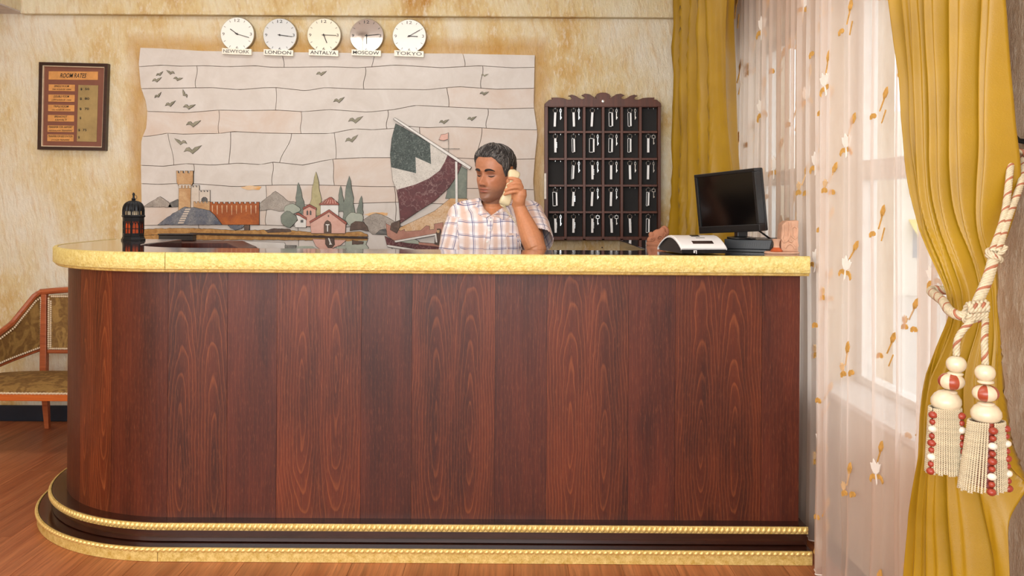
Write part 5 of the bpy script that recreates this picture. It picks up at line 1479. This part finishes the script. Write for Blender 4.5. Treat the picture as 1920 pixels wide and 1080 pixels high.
# ================================================================= THE CLERK
SKD = 3.90
person = thing('person', 'dark haired man in plaid short sleeved shirt holding a telephone handset to his ear', 'person', (at(925, 400, SKD).x, 4.0, 0.0))
HC_ = at(928, 325, 3.86)
yaw, pit, rol = R(34), R(7), R(-3)
fw = Vector((-math.sin(yaw), -math.cos(yaw), 0)); up0 = Vector((0, 0, 1)); rx = fw.cross(up0)
Rm = Matrix(((rx.x, fw.x, 0), (rx.y, fw.y, 0), (rx.z, fw.z, 1)))
# pitch about local x (nod down), roll about local y
Rh = Rm @ Matrix.Rotation(-pit, 3, 'X') @ Matrix.Rotation(rol, 3, 'Y')
HS = 1.0
def hw(p): return HC_ + Rh @ (Vector(p) * HS)
FR = [(-.120, .070), (-.112, .086), (-.098, .094), (-.085, .090), (-.070, .089), (-.045, .090), (-.02, .087), (0, .084), (.02, .090), (.04, .091), (.06, .087), (.08, .078), (.10, .058), (.112, .036), (.118, .018), (.120, .0)]
BK = [(-.120, -.030), (-.10, .0), (-.08, .030), (-.06, .062), (-.03, .084), (0, .094), (.03, .098), (.06, .092), (.09, .074), (.108, .048), (.117, .022), (.120, .0)]
WD = [(-.120, .020), (-.112, .031), (-.10, .043), (-.085, .051), (-.065, .058), (-.045, .0625), (-.02, .067), (0, .070), (.03, .074), (.06, .072), (.085, .064), (.102, .048), (.112, .032), (.118, .016), (.120, .003)]
def gs(x, z, cx_, cz_, sx, sz): return math.exp(-((x - cx_) / sx) ** 2 - ((z - cz_) / sz) ** 2)
def feat(x, z):
    d = 0
    t = (0.014 - z) / .052
    if -.25 < t < 1.25:
        prof_ = interp(t, [(-.25, 0), (0, .004), (.3, .010), (.6, .020), (.85, .0300), (1.0, .026), (1.15, .006), (1.25, 0)])
        wn_ = interp(t, [(0, .008), (.5, .0085), (.85, .0125), (1.1, .0145)])
        d += prof_ * math.exp(-(x / wn_) ** 2)
    ax = abs(x)
    d += .008 * gs(ax, z, .0145, -.036, .0055, .008)
    d -= .0135 * gs(ax, z, .030, .001, .0165, .0120)
    d += .0075 * gs(ax, z, .031, .000, .0115, .0085)
    d += .0060 * gs(ax, z, .029, .0215, .020, .0065)
    d += .0045 * gs(ax, z, .044, -.024, .016, .014)
    d += .0065 * gs(x, z, 0, -.0585, .019, .0045) + .0080 * gs(x, z, 0, -.0695, .016, .0048)
    d -= .0050 * gs(x, z, 0, -.064, .022, .0022)
    d -= .003 * gs(x, z, 0, -.080, .018, .005)
    d += .004 * gs(x, z, 0, -.100, .014, .010)
    d += .002 * gs(ax, z, .02, -.052, .006, .02)
    d -= .002 * gs(x, z, 0, -.049, .003, .006)
    return d
def head_pt(phi, z, off=0.0):
    yf, yb_2, wd_ = interp(z, FR), interp(z, BK), interp(z, WD)
    c_, s_ = math.cos(phi), math.sin(phi)
    x = wd_ * math.copysign(abs(s_) ** .92, s_)
    if c_ >= 0: y = yf * c_ ** .80
    else: y = -yb_2 * (-c_) ** .9
    if c_ > 0: y += feat(x, z) * smooth(c_ * 2.2)
    if off:
        n_ = Vector((x / .075, y / .095, z / .12)); n_.normalize(); x += n_.x * off; y += n_.y * off; z += n_.z * off
    return (x, y, z)
skin = MB()
zs_h = list(np.linspace(-.120, -.09, 9)) + list(np.linspace(-.088, .03, 60)) + list(np.linspace(.034, .12, 22))
phis = sorted(list(np.linspace(-math.pi, -1.3, 22, endpoint=False)) + list(np.linspace(-1.3, 1.3, 90)) + list(np.linspace(1.3, math.pi, 22, endpoint=False))[1:])
rings = [[hw(head_pt(p, z)) for p in phis] for z in zs_h]
skin.loft(rings)
# ears
for sg in (-1, 1):
    Me = Rh @ Matrix.Rotation(R(-14), 3, 'X') @ Matrix.Rotation(sg * R(16), 3, 'Z')
    skin.ell(hw((sg * .0755, -.010, -.012)), (.0065, .0165, .030), 14, M=Me)
    skin.tube([hw((sg * (.078 + .003 * math.sin(a)), -.012 + .017 * math.cos(a), -.010 + .029 * math.sin(a))) for a in np.linspace(-1.2, 3.6, 12)], .0042, 7)
    skin.ell(hw((sg * .073, .004, -.036)), (.006, .008, .009), 10, M=Rh)
# neck and torso
nb = at(927, 398, 3.93)
skin.tube([hw((0, -.022, -.03)), hw((0, -.018, -.09)), nb + Vector((0, .0, .012)), nb + Vector((0, .01, -.05))], [.056, .056, .062, .078], 24)
skin.tube([hw((0, .01, -.085)), hw((0, .02, -.108)), nb + Vector((-.01, -.045, -.02))], [.042, .034, .036], 18)
def torso_rings(grow=0.0):
    out_ = []
    for y, hwx, hd, cx_ in ((384, .055, .05, 927), (392, .115, .075, 926), (401, .160, .092, 925), (415, .176, .105, 923), (440, .172, .118, 921), (475, .166, .122, 918), (520, .165, .125, 917), (570, .172, .128, 917), (615, .178, .13, 917), (630, .150, .11, 917)):
        c_ = at(cx_, y, SKD)
        out_.append([c_ + Vector(((hwx + grow) * math.copysign(abs(math.cos(a)) ** .85, math.cos(a)), (hd + grow) * math.sin(a), 0)) for a in [2 * math.pi * i / 40 for i in range(40)]])
    return out_
skin.loft(torso_rings(-.006))
ShL, ShR = at(868, 406, 3.91), at(990, 404, 3.89)
ElR, WrR = at(1004, 466, 3.66), at(973, 387, 3.715)
ElL = at(846, 500, 3.86); WrL = at(872, 545, 3.76)
skin.tube([ShR, ShR.lerp(ElR, .5), ElR], [.052, .047, .043], 18)
skin.ell(ElR + Vector((.004, 0, -.002)), (.042, .042, .040), 16)
skin.tube([ElR, ElR.lerp(WrR, .22), ElR.lerp(WrR, .5), ElR.lerp(WrR, .8), WrR, WrR + (WrR - ElR).normalized() * .02], [.043, .046, .040, .030, .0265, .027], 20)
skin.tube([ShL, ShL.lerp(ElL, .5), ElL], [.052, .047, .042], 16); skin.tube([ElL, ElL.lerp(WrL, .3), WrL], [.042, .041, .027], 16)
# right-hand-side hand round the handset (his left hand)
DH = 3.70
def H(x, y, d=0.0): return at(x, y, DH + d)
palm = [(WrR, .026), (H(973, 375, .0), .027), (H(975, 365, -.002), .029), (H(975.5, 355, -.002), .026)]
skin.tube([p for p, _ in palm], [r for _, r in palm], 18)
for kx, ky, r_ in ((974, 346, .0115), (977, 351, .012), (977, 358, .0118), (975, 365.5, .0108)): skin.ell(H(kx, ky, -.012), (r_, r_, r_), 12)
fing = [[(975, 348, -.010, .0100), (973, 339, -.022, .0092), (963, 335.2, -.030, .0082), (955, 334.5, -.024, .0072)],
        [(978, 353, -.012, .0104), (974, 344, -.028, .0096), (963, 343.5, -.037, .0086), (953, 348, -.030, .0076)],
        [(978, 360, -.012, .0102), (972, 351.5, -.030, .0094), (960, 352, -.038, .0084), (948, 357, -.030, .0074)],
        [(976, 367, -.010, .0092), (969, 359.5, -.026, .0084), (958, 360.5, -.032, .0076), (946.5, 364.5, -.026, .0068)]]
for fgp in fing:
    P_ = smooth_path([H(x, y, d) for x, y, d, _ in fgp], 5); rr_ = [interp(i / (len(P_) - 1) * 3, [(k, fgp[k][3]) for k in range(4)]) for i in range(len(P_))]
    skin.tube(P_, rr_, 12); skin.ell(P_[-1], (rr_[-1],) * 3, 12)
th_p = smooth_path([H(969, 376, .01), H(960, 364, .014), H(955, 350, .016), H(953, 339, .012)], 5)
skin.tube(th_p, [lerp(.0135, .009, i / (len(th_p) - 1)) for i in range(len(th_p))], 12); skin.ell(th_p[-1], (.009,) * 3, 12)
# other hand resting low behind the counter
hl = WrL
skin.tube([WrL, WrL + Vector((.03, -.035, -.01)), WrL + Vector((.05, -.06, -.015))], [.026, .032, .026], 14)
for k in range(4):
    b_ = WrL + Vector((.03 + .017 * k, -.075 + .012 * k, -.012)); skin.tube([b_, b_ + Vector((.018, -.03, 0)), b_ + Vector((.030, -.045, -.014))], [.009, .0085, .007], 10)
skin.tube([WrL + Vector((.0, -.03, 0)), WrL + Vector((-.012, -.06, 0)), WrL + Vector((.0, -.085, -.005))], [.011, .010, .008], 10)

g = G('skin'); c = g.co(); at_ = g.n('Attribute', attribute_name='tone', attribute_type='GEOMETRY')
nz = g.noise(c, 70, 4, .6)
g.set(Base_Color=g.mix(1.0, at_, g.ramp(nz, [(.3, (.90, .88, .86, 1)), (.7, (1.06, 1.05, 1.04, 1))]), 'MULTIPLY'), Roughness=.46, Subsurface_Weight=.08, Subsurface_Scale=.01)
g.b.inputs['Subsurface Radius'].default_value = (1, .4, .25)
g.bump(g.noise(c, 260, 3), .06, .001)
M['skin'] = g.m
body_o, co = meshify(skin, .0026, 2, M['skin'], 'body', person)
# skin tone per vertex: lips, beard shadow, brows; shade painted on lids, mouth, nostrils
base = np.array(srgb('#b97e5e')[:3]); warm = np.array(srgb('#b86e4c')[:3]); stub = np.array(srgb('#7d5a49')[:3]); lip = np.array(srgb('#a8584c')[:3]); dark = np.array(srgb('#2a1a14')[:3]); lid = np.array(srgb('#80503c')[:3]); armc = np.array(srgb('#c98860')[:3])
Rinv = np.array(Rh.inverted()); loc_ = (co - np.array(HC_)) @ Rinv.T
x_, y_, z_ = loc_[:, 0], loc_[:, 1], loc_[:, 2]
ishead = ((z_ > -.13) & (np.abs(x_) < .1) & (np.abs(y_) < .125)).astype(float) * (co[:, 0] < at(955, 300, 3.8).x)
tone = np.tile(armc, (len(co), 1))
def mixc(mask, c_): 
    global tone
    tone = tone * (1 - mask[:, None]) + c_ * mask[:, None]
def GG(cx_, cz_, sx, sz, p=2): return np.exp(-(np.abs((np.abs(x_) - cx_) / sx) ** p) - (np.abs((z_ - cz_) / sz) ** p))
mixc(ishead, base)
fr_ = ishead * np.clip((y_ - .02) / .02, 0, 1)
mixc(fr_ * GG(.042, -.028, .022, .020) * .35, warm); mixc(fr_ * GG(0, -.032, .014, .014) * .25, warm)
mixc(ishead * np.clip((-.045 - z_) / .03, 0, 1) * np.clip((y_ + .03) / .04, 0, 1) * .72, stub)
mixc(fr_ * GG(0, -.050, .026, .006) * .5, stub)
mixc(fr_ * GG(.030, .003, .017, .010, 4) * .75, lid)  # eye socket shade painted over the lids
mixc(fr_ * np.clip(GG(0, -.0585, .023, .0045, 4), 0, 1) * .6, lip); mixc(fr_ * GG(0, -.0695, .020, .0055, 4) * .6, lip)
mixc(fr_ * GG(0, -.0640, .024, .0016) * .8, dark)  # shade between the lips painted as a dark line
mixc(fr_ * GG(.0095, -.0455, .004, .0025) * .8, dark)  # nostril shade painted as dark spots
ca = body_o.data.color_attributes.new('tone', 'FLOAT_COLOR', 'POINT')
ca.data.foreach_set('color', np.hstack([tone, np.ones((len(co), 1))]).astype(np.float32).ravel())

# brows, lashes
M['hair'] = None
g = G('greying_hair'); c = g.co(); hn = g.noise(g.map(c, (1, 1, 1), (.3, .2, .5)), 45, 3, .6)
strand = g.noise(g.map(c, (420, 420, 60), (R(25), R(35), 0)), 1.0, 3, .7)
g.set(Base_Color=g.mix(g.math('MULTIPLY', g.ramp(strand, [(.45, 0.0), (.75, 1.0)]), g.ramp(hn, [(.3, .35), (.7, .8)])), srgb('#2b2624'), srgb('#a5a19c')), Roughness=.42)
g.bump(strand, .5, .003); M['hair'] = g.m
M['brow'] = plain('dark_brow', '#1e1613', .7)
def surf(x, z, d=.0):
    # front surface in head space
    lo_, hi_ = 0.0, math.pi / 2
    for _ in range(24):
        mid = (lo_ + hi_) / 2
        if head_pt(mid, z)[0] < abs(x): lo_ = mid
        else: hi_ = mid
    p = head_pt(math.copysign(lo_, x), z); return hw((x, p[1] + d, z))
for sg in (-1, 1):
    P_ = [surf(sg * a, b, .0008) for a, b in ((.0125, .0185), (.019, .0222), (.027, .0245), (.036, .0245), (.044, .0215), (.050, .017))]
    MB().tube(smooth_path(P_, 4), [interp(i / 20, [(0, .0034), (.2, .0056), (.6, .0046), (1, .0014)]) for i in range(21)], 8, flat=.7).build('eyebrow', M['brow'], person)
    P_ = [surf(sg * a, b, .0006) for a, b in ((.0185, -.0035), (.025, -.0058), (.032, -.0070), (.039, -.0058), (.0455, -.0025))]
    MB().tube(smooth_path(P_, 4), [.0009 + .0019 * math.sin(math.pi * i / 16) for i in range(17)], 6).build('eyelashes', M['brow'], person)
# hair shell
def hair_low(phi):
    a = abs(phi)
    return interp(a, [(0, .076), (.5, .077), (.75, .066), (.95, .050), (1.15, .040), (1.28, .008), (1.42, -.014), (1.55, -.012), (1.62, .028), (1.95, .030), (2.1, -.008), (2.35, -.050), (2.8, -.072), (math.pi, -.074)])
hair = MB(); rings = []; NPH = 132; NZ = 26
for i in range(NZ + 1):
    ring = []
    for j in range(NPH):
        phi = -math.pi + 2 * math.pi * j / NPH
        t = i / NZ; z = lerp(hair_low(phi), .1195, t ** .85)
        th__ = interp(t, [(0, -.001), (.05, .004), (.25, .009), (.6, .012), (1, .012)])
        front = math.exp(-(phi / 1.0) ** 2)
        if front > .3: th__ += .004 * front * smooth(t * 5)
        n_ = vnoise(math.sin(phi) * 9 + z * 30, math.cos(phi) * 9, z * 60, 1) * .0014 + .0012 * math.sin(phi * 46 + z * 70 + 4 * vnoise(phi, z * 20, 0))
        ring.append(hw(head_pt(phi, z, th__ + n_ * smooth(t * 4))))
    rings.append(ring)
hair.loft(rings, True, False)
rings2 = [[hw(head_pt(-math.pi + 2 * math.pi * j / NPH, hair_low(-math.pi + 2 * math.pi * j / NPH), -.004)) for j in range(NPH)]]
hair.loft([rings2[0], rings[0]], True, False)
hair.add([hw((0, 0, .1305))] + rings[-1], [(0, j + 1, (j + 1) % NPH + 1) for j in range(NPH)])
hair.build('hair', M['hair'], person, ang=180)
# short locks lying over the hair shell, too many to count
M['lock_a'] = plain('dark_hair_lock', '#2c2725', .45); M['lock_b'] = plain('grey_hair_lock', '#77736f', .45)
lk = MB(); rs = random.Random(3)
for i in range(620):
    phi = rs.uniform(-math.pi, math.pi); t0 = rs.uniform(.12, .98); ln_t = rs.uniform(.16, .34); sk = rs.uniform(.05, .35) * (1 if phi < .4 else -1)
    P_ = []
    for q in range(5):
        t = t0 - ln_t * q / 4; p2 = phi + sk * q / 4 * .5
        if t < -.02: break
        z = lerp(hair_low(p2), .1195, max(t, 0) ** .85); th__ = interp(t, [(-.02, .002), (.05, .004), (.25, .009), (.6, .012), (1, .012)]) + .0016 + (.004 * math.exp(-(p2 / 1.0) ** 2) * smooth(max(t, 0) * 5) if math.exp(-(p2 / 1.0) ** 2) > .3 else 0)
        P_.append(hw(head_pt(p2, z, th__)))
    if len(P_) > 2: lk.tube(P_, [.0018 * (1 - .75 * q / (len(P_) - 1)) for q in range(len(P_))], 4, 1 if rs.random() < .30 else 0)
tag(lk.build('hair_locks', [M['lock_a'], M['lock_b']], person, ang=180), kind='stuff')
# handset
M['phone'] = plain('cream_plastic', '#e4d5ac', .3, var=.04)
hs = thing('telephone_handset', 'cream telephone handset held to the man\'s ear', 'telephone', tuple(at(952, 350, 3.72)))
e1, e2 = at(964, 325, 3.735), at(946.5, 379, 3.715)
ax_ = (e1 - e2).normalized(); toH = (hw((-.07, 0, -.02)) - (e1 + e2) / 2); toH = (toH - ax_ * toH.dot(ax_)).normalized(); sd_ = ax_.cross(toH)
Lh = (e1 - e2).length
def hs_ring(t, w_, dpt, bow): 
    c_ = e2 + ax_ * (Lh * t) - toH * bow
    return [c_ + sd_ * (w_ * math.copysign(abs(math.cos(a)) ** .5, math.cos(a))) + toH * (dpt * math.copysign(abs(math.sin(a)) ** .5, math.sin(a))) for a in [2 * math.pi * i / 20 for i in range(20)]]
MB().loft([hs_ring(-.10, .014, .010, -.006), hs_ring(-.07, .0215, .015, -.004), hs_ring(.0, .0235, .017, 0), hs_ring(.10, .0230, .0155, .003), hs_ring(.2, .020, .012, .008), hs_ring(.5, .0185, .011, .012), hs_ring(.8, .020, .012, .008), hs_ring(.9, .0245, .0165, .003), hs_ring(1.0, .0255, .018, 0), hs_ring(1.07, .023, .016, -.004), hs_ring(1.10, .015, .010, -.006)]).build('handle', M['phone'], hs, ang=50)
for t in (.0, 1.0):
    c_ = e2 + ax_ * (Lh * t) + toH * .015; Mz = Matrix((sd_, ax_, toH)).transposed()
    MB().lathe([(.019, 0), (.019, .006), (.015, .009), (.004, .009)], c_, 22, M=Mz).build('earpiece' if t else 'mouthpiece', M['phone'], hs)
# coiled cord down to the desk
cpath = smooth_path([e2 - ax_ * .012, at(950, 396, 3.735), at(972, 425, 3.745), at(990, 470, 3.73), at(992, 520, 3.70)], 12)
mb = MB(); rope(mb, cpath, .006, .009, 1, 0, 5, step=.0013, rs_=.0014); mb.build('coiled_cord', [M['phone']], hs, ang=180)

# shirt
sh = MB()
sh.loft(torso_rings(.008))
sh.tube([at(872, 403, 3.91), at(900, 394, 3.92), at(927, 392, 3.93), at(955, 393, 3.92), at(986, 402, 3.90)], [.062, .052, .05, .052, .062], 22)
sh.ell(ShL + Vector((-.003, 0, .002)), (.066, .066, .062), 20); sh.ell(ShR + Vector((.003, 0, .002)), (.066, .066, .062), 20)
EndR = ShR.lerp(ElR, .80) + Vector((.012, .03, .0))
sh.tube([ShR, ShR.lerp(EndR, .5) + Vector((.008, 0, 0)), EndR, EndR + (EndR - ShR).normalized() * .008], [.066, .068, .072, .071], 26)
EndL = ShL.lerp(ElL, .82)
sh.tube([ShL, ShL.lerp(EndL, .5) + Vector((-.006, 0, 0)), EndL], [.066, .067, .069], 26)
g = G('plaid_cotton'); at_ = g.sep(g.n('Attribute', attribute_name='plaid', attribute_type='GEOMETRY', out=1))
u_, v_ = at_[0], at_[1]
def line(co_, per, pos, wd_):
    f = g.math('FRACT', g.math('ADD', g.math('DIVIDE', co_, per), 50.0 - pos)); d = g.math('ABSOLUTE', g.math('SUBTRACT', f, .5))
    return g.math('LESS_THAN', d, wd_ / per)
def band(co_, per, pos, a_, b_):
    f = g.math('FRACT', g.math('ADD', g.math('DIVIDE', co_, per), 50.0 - pos)); d = g.math('ABSOLUTE', g.math('SUBTRACT', f, .5))
    return g.ramp(d, [(a_, 1.0), (b_, 0.0)])
pu, pv = .0560, .0560
tanc = srgb('#cf9a74')
col = g.mix(g.math('MULTIPLY', band(u_, pu, .0, .10, .27), .60), srgb('#f1e9ea'), tanc)
col = g.mix(g.math('MULTIPLY', band(v_, pv, .0, .14, .30), .34), col, srgb('#d6b49c'))
fn = g.noise(g.co(), 300, 2)
for co_, per in ((u_, pu), (v_, pv)):
    col = g.mix(g.math('MULTIPLY', line(co_, per, .45, .0016), .85), col, srgb('#38407a'))
    col = g.mix(g.math('MULTIPLY', line(co_, per, .55, .0009), .75), col, srgb('#4a5288'))
g.set(Base_Color=g.mix(.08, col, g.ramp(fn, [(.3, '#b0a0a0'), (.7, '#ffffff')])), Roughness=.85, Specular_IOR_Level=.2); M['plaid'] = g.m
# blouse edges: collar opening is a V cut after remeshing
shirt, sco = meshify(sh, .005, 3, M['plaid'], 'shirt', person)
me = shirt.data; me.update()
no = np.empty(len(me.vertices) * 3, np.float32); me.vertex_normals.foreach_get('vector', no) if hasattr(me, 'vertex_normals') else me.vertices.foreach_get('normal', no); no = no.reshape(-1, 3)
def segd(P, a, b):
    a = np.array(a); b = np.array(b); ab = b - a; t = np.clip(((P - a) @ ab) / (ab @ ab), 0, 1); return np.linalg.norm(P - (a + t[:, None] * ab), axis=1), t
dR, tR = segd(sco, ShR, EndR); dL, tL = segd(sco, ShL, EndL)
tc = at(922, 430, SKD)
uvp = np.zeros((len(sco), 3), np.float32)
for i, p in enumerate(sco):
    inR = dR[i] < .078 and tR[i] > .12 and p[0] > ShR.x - .03; inL = dL[i] < .076 and tL[i] > .12 and p[0] < ShL.x + .03
    w_ = 0.006 * vnoise(p[0] * 9, p[1] * 9, p[2] * 7) + .003 * vnoise(p[0] * 30, p[1] * 30, p[2] * 26)
    uvp[i] = (p[0] - tc.x + (p[1] - tc.y) * .35 + w_, p[2] - .25 * (p[1] - tc.y) + w_, 0)
    if inR or inL:
        S_, E_ = (ShR, EndR) if inR else (ShL, EndL); axv = (E_ - S_).normalized(); q = Vector(p) - S_
        e1_ = axv.cross(Vector((0, 1, 0))).normalized(); e2_ = axv.cross(e1_)
        uvp[i] = (math.atan2(q.dot(e2_), q.dot(e1_)) * .066 + w_, q.dot(axv) + w_, 0)
# wrinkles
disp = np.array([.0045 * vnoise(p[0] * 11, p[1] * 8, p[2] * 6 + p[0] * 5) + .0022 * vnoise(p[0] * 26 + 5, p[1] * 20, p[2] * 15) for p in sco])
oc = (sco - np.array(wloc(person))) + no * disp[:, None]
me.vertices.foreach_set('co', oc.astype(np.float32).ravel())
pa = me.attributes.new('plaid', 'FLOAT_VECTOR', 'POINT'); pa.data.foreach_set('vector', uvp.ravel())
# open the neck as a V
import bmesh
bm = bmesh.new(); bm.from_mesh(me); off = wloc(person)
vtop = at(921, 404, 3.80); kill = []
for f in bm.faces:
    c_ = f.calc_center_median() + off
    px = CX + F * c_.x / c_.y; py = CY - F * (c_.z - HC) / c_.y + ROLL * (px - CX)
    half = interp(py, [(370, 26), (388, 22), (404, 0), (405, -1)])
    if c_.y < 3.95 and abs(px - 923 - (388 - py) * .1) < half and py < 404: kill.append(f)
    # sleeve ends are open
    for S_, E_ in ((ShR, EndR), (ShL, EndL)):
        axv = (E_ - S_).normalized()
        if (c_ - E_).dot(axv) > -.001 and f.normal.dot(axv) > .6 and (c_ - E_).length < .075: kill.append(f)
bmesh.ops.delete(bm, geom=list(set(kill)), context='FACES'); bm.to_mesh(me); bm.free()
me.polygons.foreach_set('use_smooth', [True] * len(me.polygons))
sd = shirt.modifiers.new('thickness', 'SOLIDIFY'); sd.thickness = .0025; sd.offset = 1
# collar
def plaid_part(mb, name, parent=shirt):
    o_ = mb.build(name, M['plaid'], parent, ang=60); me_ = o_.data; a_ = me_.attributes.new('plaid', 'FLOAT_VECTOR', 'POINT')
    arr = np.zeros((len(mb.v), 3), np.float32)
    for i, v in enumerate(mb.v): arr[i] = (v[0] - tc.x, v[2] * 1.0 + v[1] * .5, 0)
    a_.data.foreach_set('vector', arr.ravel()); return o_
def collar(pts_in, pts_out, th=.0035):
    m = MB(); 
    A_, B_ = [Vector(p) for p in pts_in], [Vector(p) for p in pts_out]
    rings = []
    for a, b in zip(A_, B_):
        n_ = Vector((0, -1, .2)).normalized(); a = a + n_ * .006; b = b + n_ * .010
        mid = a.lerp(b, .45) + n_ * .009
        rings.append([a, mid, b, b + n_ * th, mid + n_ * th, a + n_ * th])
    return m.loft(rings)
# neckband ring at the back, then the two wings down to the V
cl1 = collar([at(945, 384, 4.0), at(953, 382, 3.93), at(952, 386, 3.87), at(941, 396, 3.825), at(924, 404, 3.80)],
             [at(950, 388, 4.01), at(966, 391, 3.94), at(966, 397, 3.87), at(957, 408, 3.815), at(944, 413, 3.80)])
plaid_part(cl1, 'collar')
cl2 = collar([at(912, 380, 4.0), at(902, 373, 3.93), at(902, 379, 3.87), at(908, 392, 3.825), at(920, 404, 3.80)],
             [at(906, 384, 4.01), at(891, 381, 3.94), at(890, 388, 3.87), at(897, 403, 3.815), at(912, 409, 3.80)])
plaid_part(cl2, 'collar')
# placket and buttons, pocket edge
M['button'] = plain('pearl_button', '#e8e2da', .3)
def shirt_y(px, py):
    """front of the shirt at that place (torso ellipse)"""
    c_ = at(px, py, SKD); best = None
    rr = torso_rings(.008); ys2 = [r[0].z for r in rr]
    for r0, r1 in zip(rr, rr[1:]):
        if r1[0].z <= c_.z <= r0[0].z:
            t = (r0[0].z - c_.z) / (r0[0].z - r1[0].z); hx = lerp(r0[0].x - r0[20].x, r1[0].x - r1[20].x, t) / 2; hd = lerp((r0[10] - r0[30]).y, (r1[10] - r1[30]).y, t) / 2; cxm = lerp(r0[0].x + r0[20].x, r1[0].x + r1[20].x, t) / 2
            q = min(.98, abs(c_.x - cxm) / hx); return SKD - abs(hd) * math.sqrt(1 - q ** (2 / .85)) 
    return SKD - .12
pk = MB(); rings = []
for y in range(407, 500, 8):
    xx = lerp(921.5, 906, (y - 405) / 95); D_ = shirt_y(xx, y)
    rings.append([at(xx - 5, y, D_ - .002), at(xx + 5, y, D_ - .002), at(xx + 5, y, D_ - .005), at(xx - 5, y, D_ - .005)])
pk.loft(rings); plaid_part(pk, 'placket')
for y in (412, 432, 453, 475):
    xx = lerp(921.5, 906, (y - 405) / 95); D_ = shirt_y(xx, y)
    MB().lathe([(.0055, 0), (.0055, .0015), (.004, .0022), (.001, .0018)], at(xx, y, D_ - .0045), 14, M=Matrix.Rotation(R(90), 3, 'X')).build('button', M['button'], shirt)
pq = []
for x, y in ((949, 436), (973, 438), (972, 480), (950, 478)): pq.append((x, y))
m = MB(); vs = [at(x, y, shirt_y(x, y) - d) for d in (.004, .0005) for x, y in pq]
m.add(vs, [(0, 1, 2, 3), (7, 6, 5, 4), (0, 4, 5, 1), (1, 5, 6, 2), (2, 6, 7, 3), (3, 7, 4, 0)]); plaid_part(m, 'pocket')
# trousers, shoes and stool, below the counter line
M['trouser'] = plain('dark_trousers', '#2a2a33', .8); M['shoe'] = plain('black_shoe', '#15120f', .4)
hipz = at(917, 630, SKD).z; hx = at(917, 630, SKD).x
tm = MB(); tm.ell((hx, SKD + .02, hipz + .03), (.175, .14, .10), 20)
for sg in (-1, 1):
    K_ = Vector((hx + sg * .12, SKD - .17, hipz - .07)); Fo = Vector((hx + sg * .13, SKD - .10, .09))
    tm.tube([Vector((hx + sg * .085, SKD + .02, hipz)), K_], [.085, .066], 18); tm.ell(K_, (.066,) * 3, 14); tm.tube([K_, Fo], [.064, .05], 16)
    MB().loft([[Vector((Fo.x + a * w_, y, z)) for a, z in ((-1, 0), (1, 0), (1, h), (0, h * 1.15), (-1, h))] for y, w_, h in ((Fo.y + .07, .03, .06), (Fo.y, .04, .09), (Fo.y - .08, .042, .05), (Fo.y - .15, .03, .03))]).build('shoe', M['shoe'], person, bevel=.004)
meshify(tm, .009, 3, M['trouser'], 'trousers', person)
sl = thing('stool', 'tall dark stool under the seated man behind the counter', 'stool', (hx, SKD + .05, 0))
MB().lathe([(.002, hipz - .12), (.16, hipz - .12), (.17, hipz - .10), (.165, hipz - .08), (.10, hipz - .07), (.002, hipz - .07)], (hx, SKD + .05, 0), 28).build('seat', M['dark_box'], sl)
for a in (45, 135, 225, 315):
    c_, s_ = math.cos(R(a)), math.sin(R(a)); MB().tube([(hx + .10 * c_, SKD + .05 + .10 * s_, hipz - .12), (hx + .18 * c_, SKD + .05 + .13 * s_, 0)], .014, 8).build('leg', M['inner'], sl)
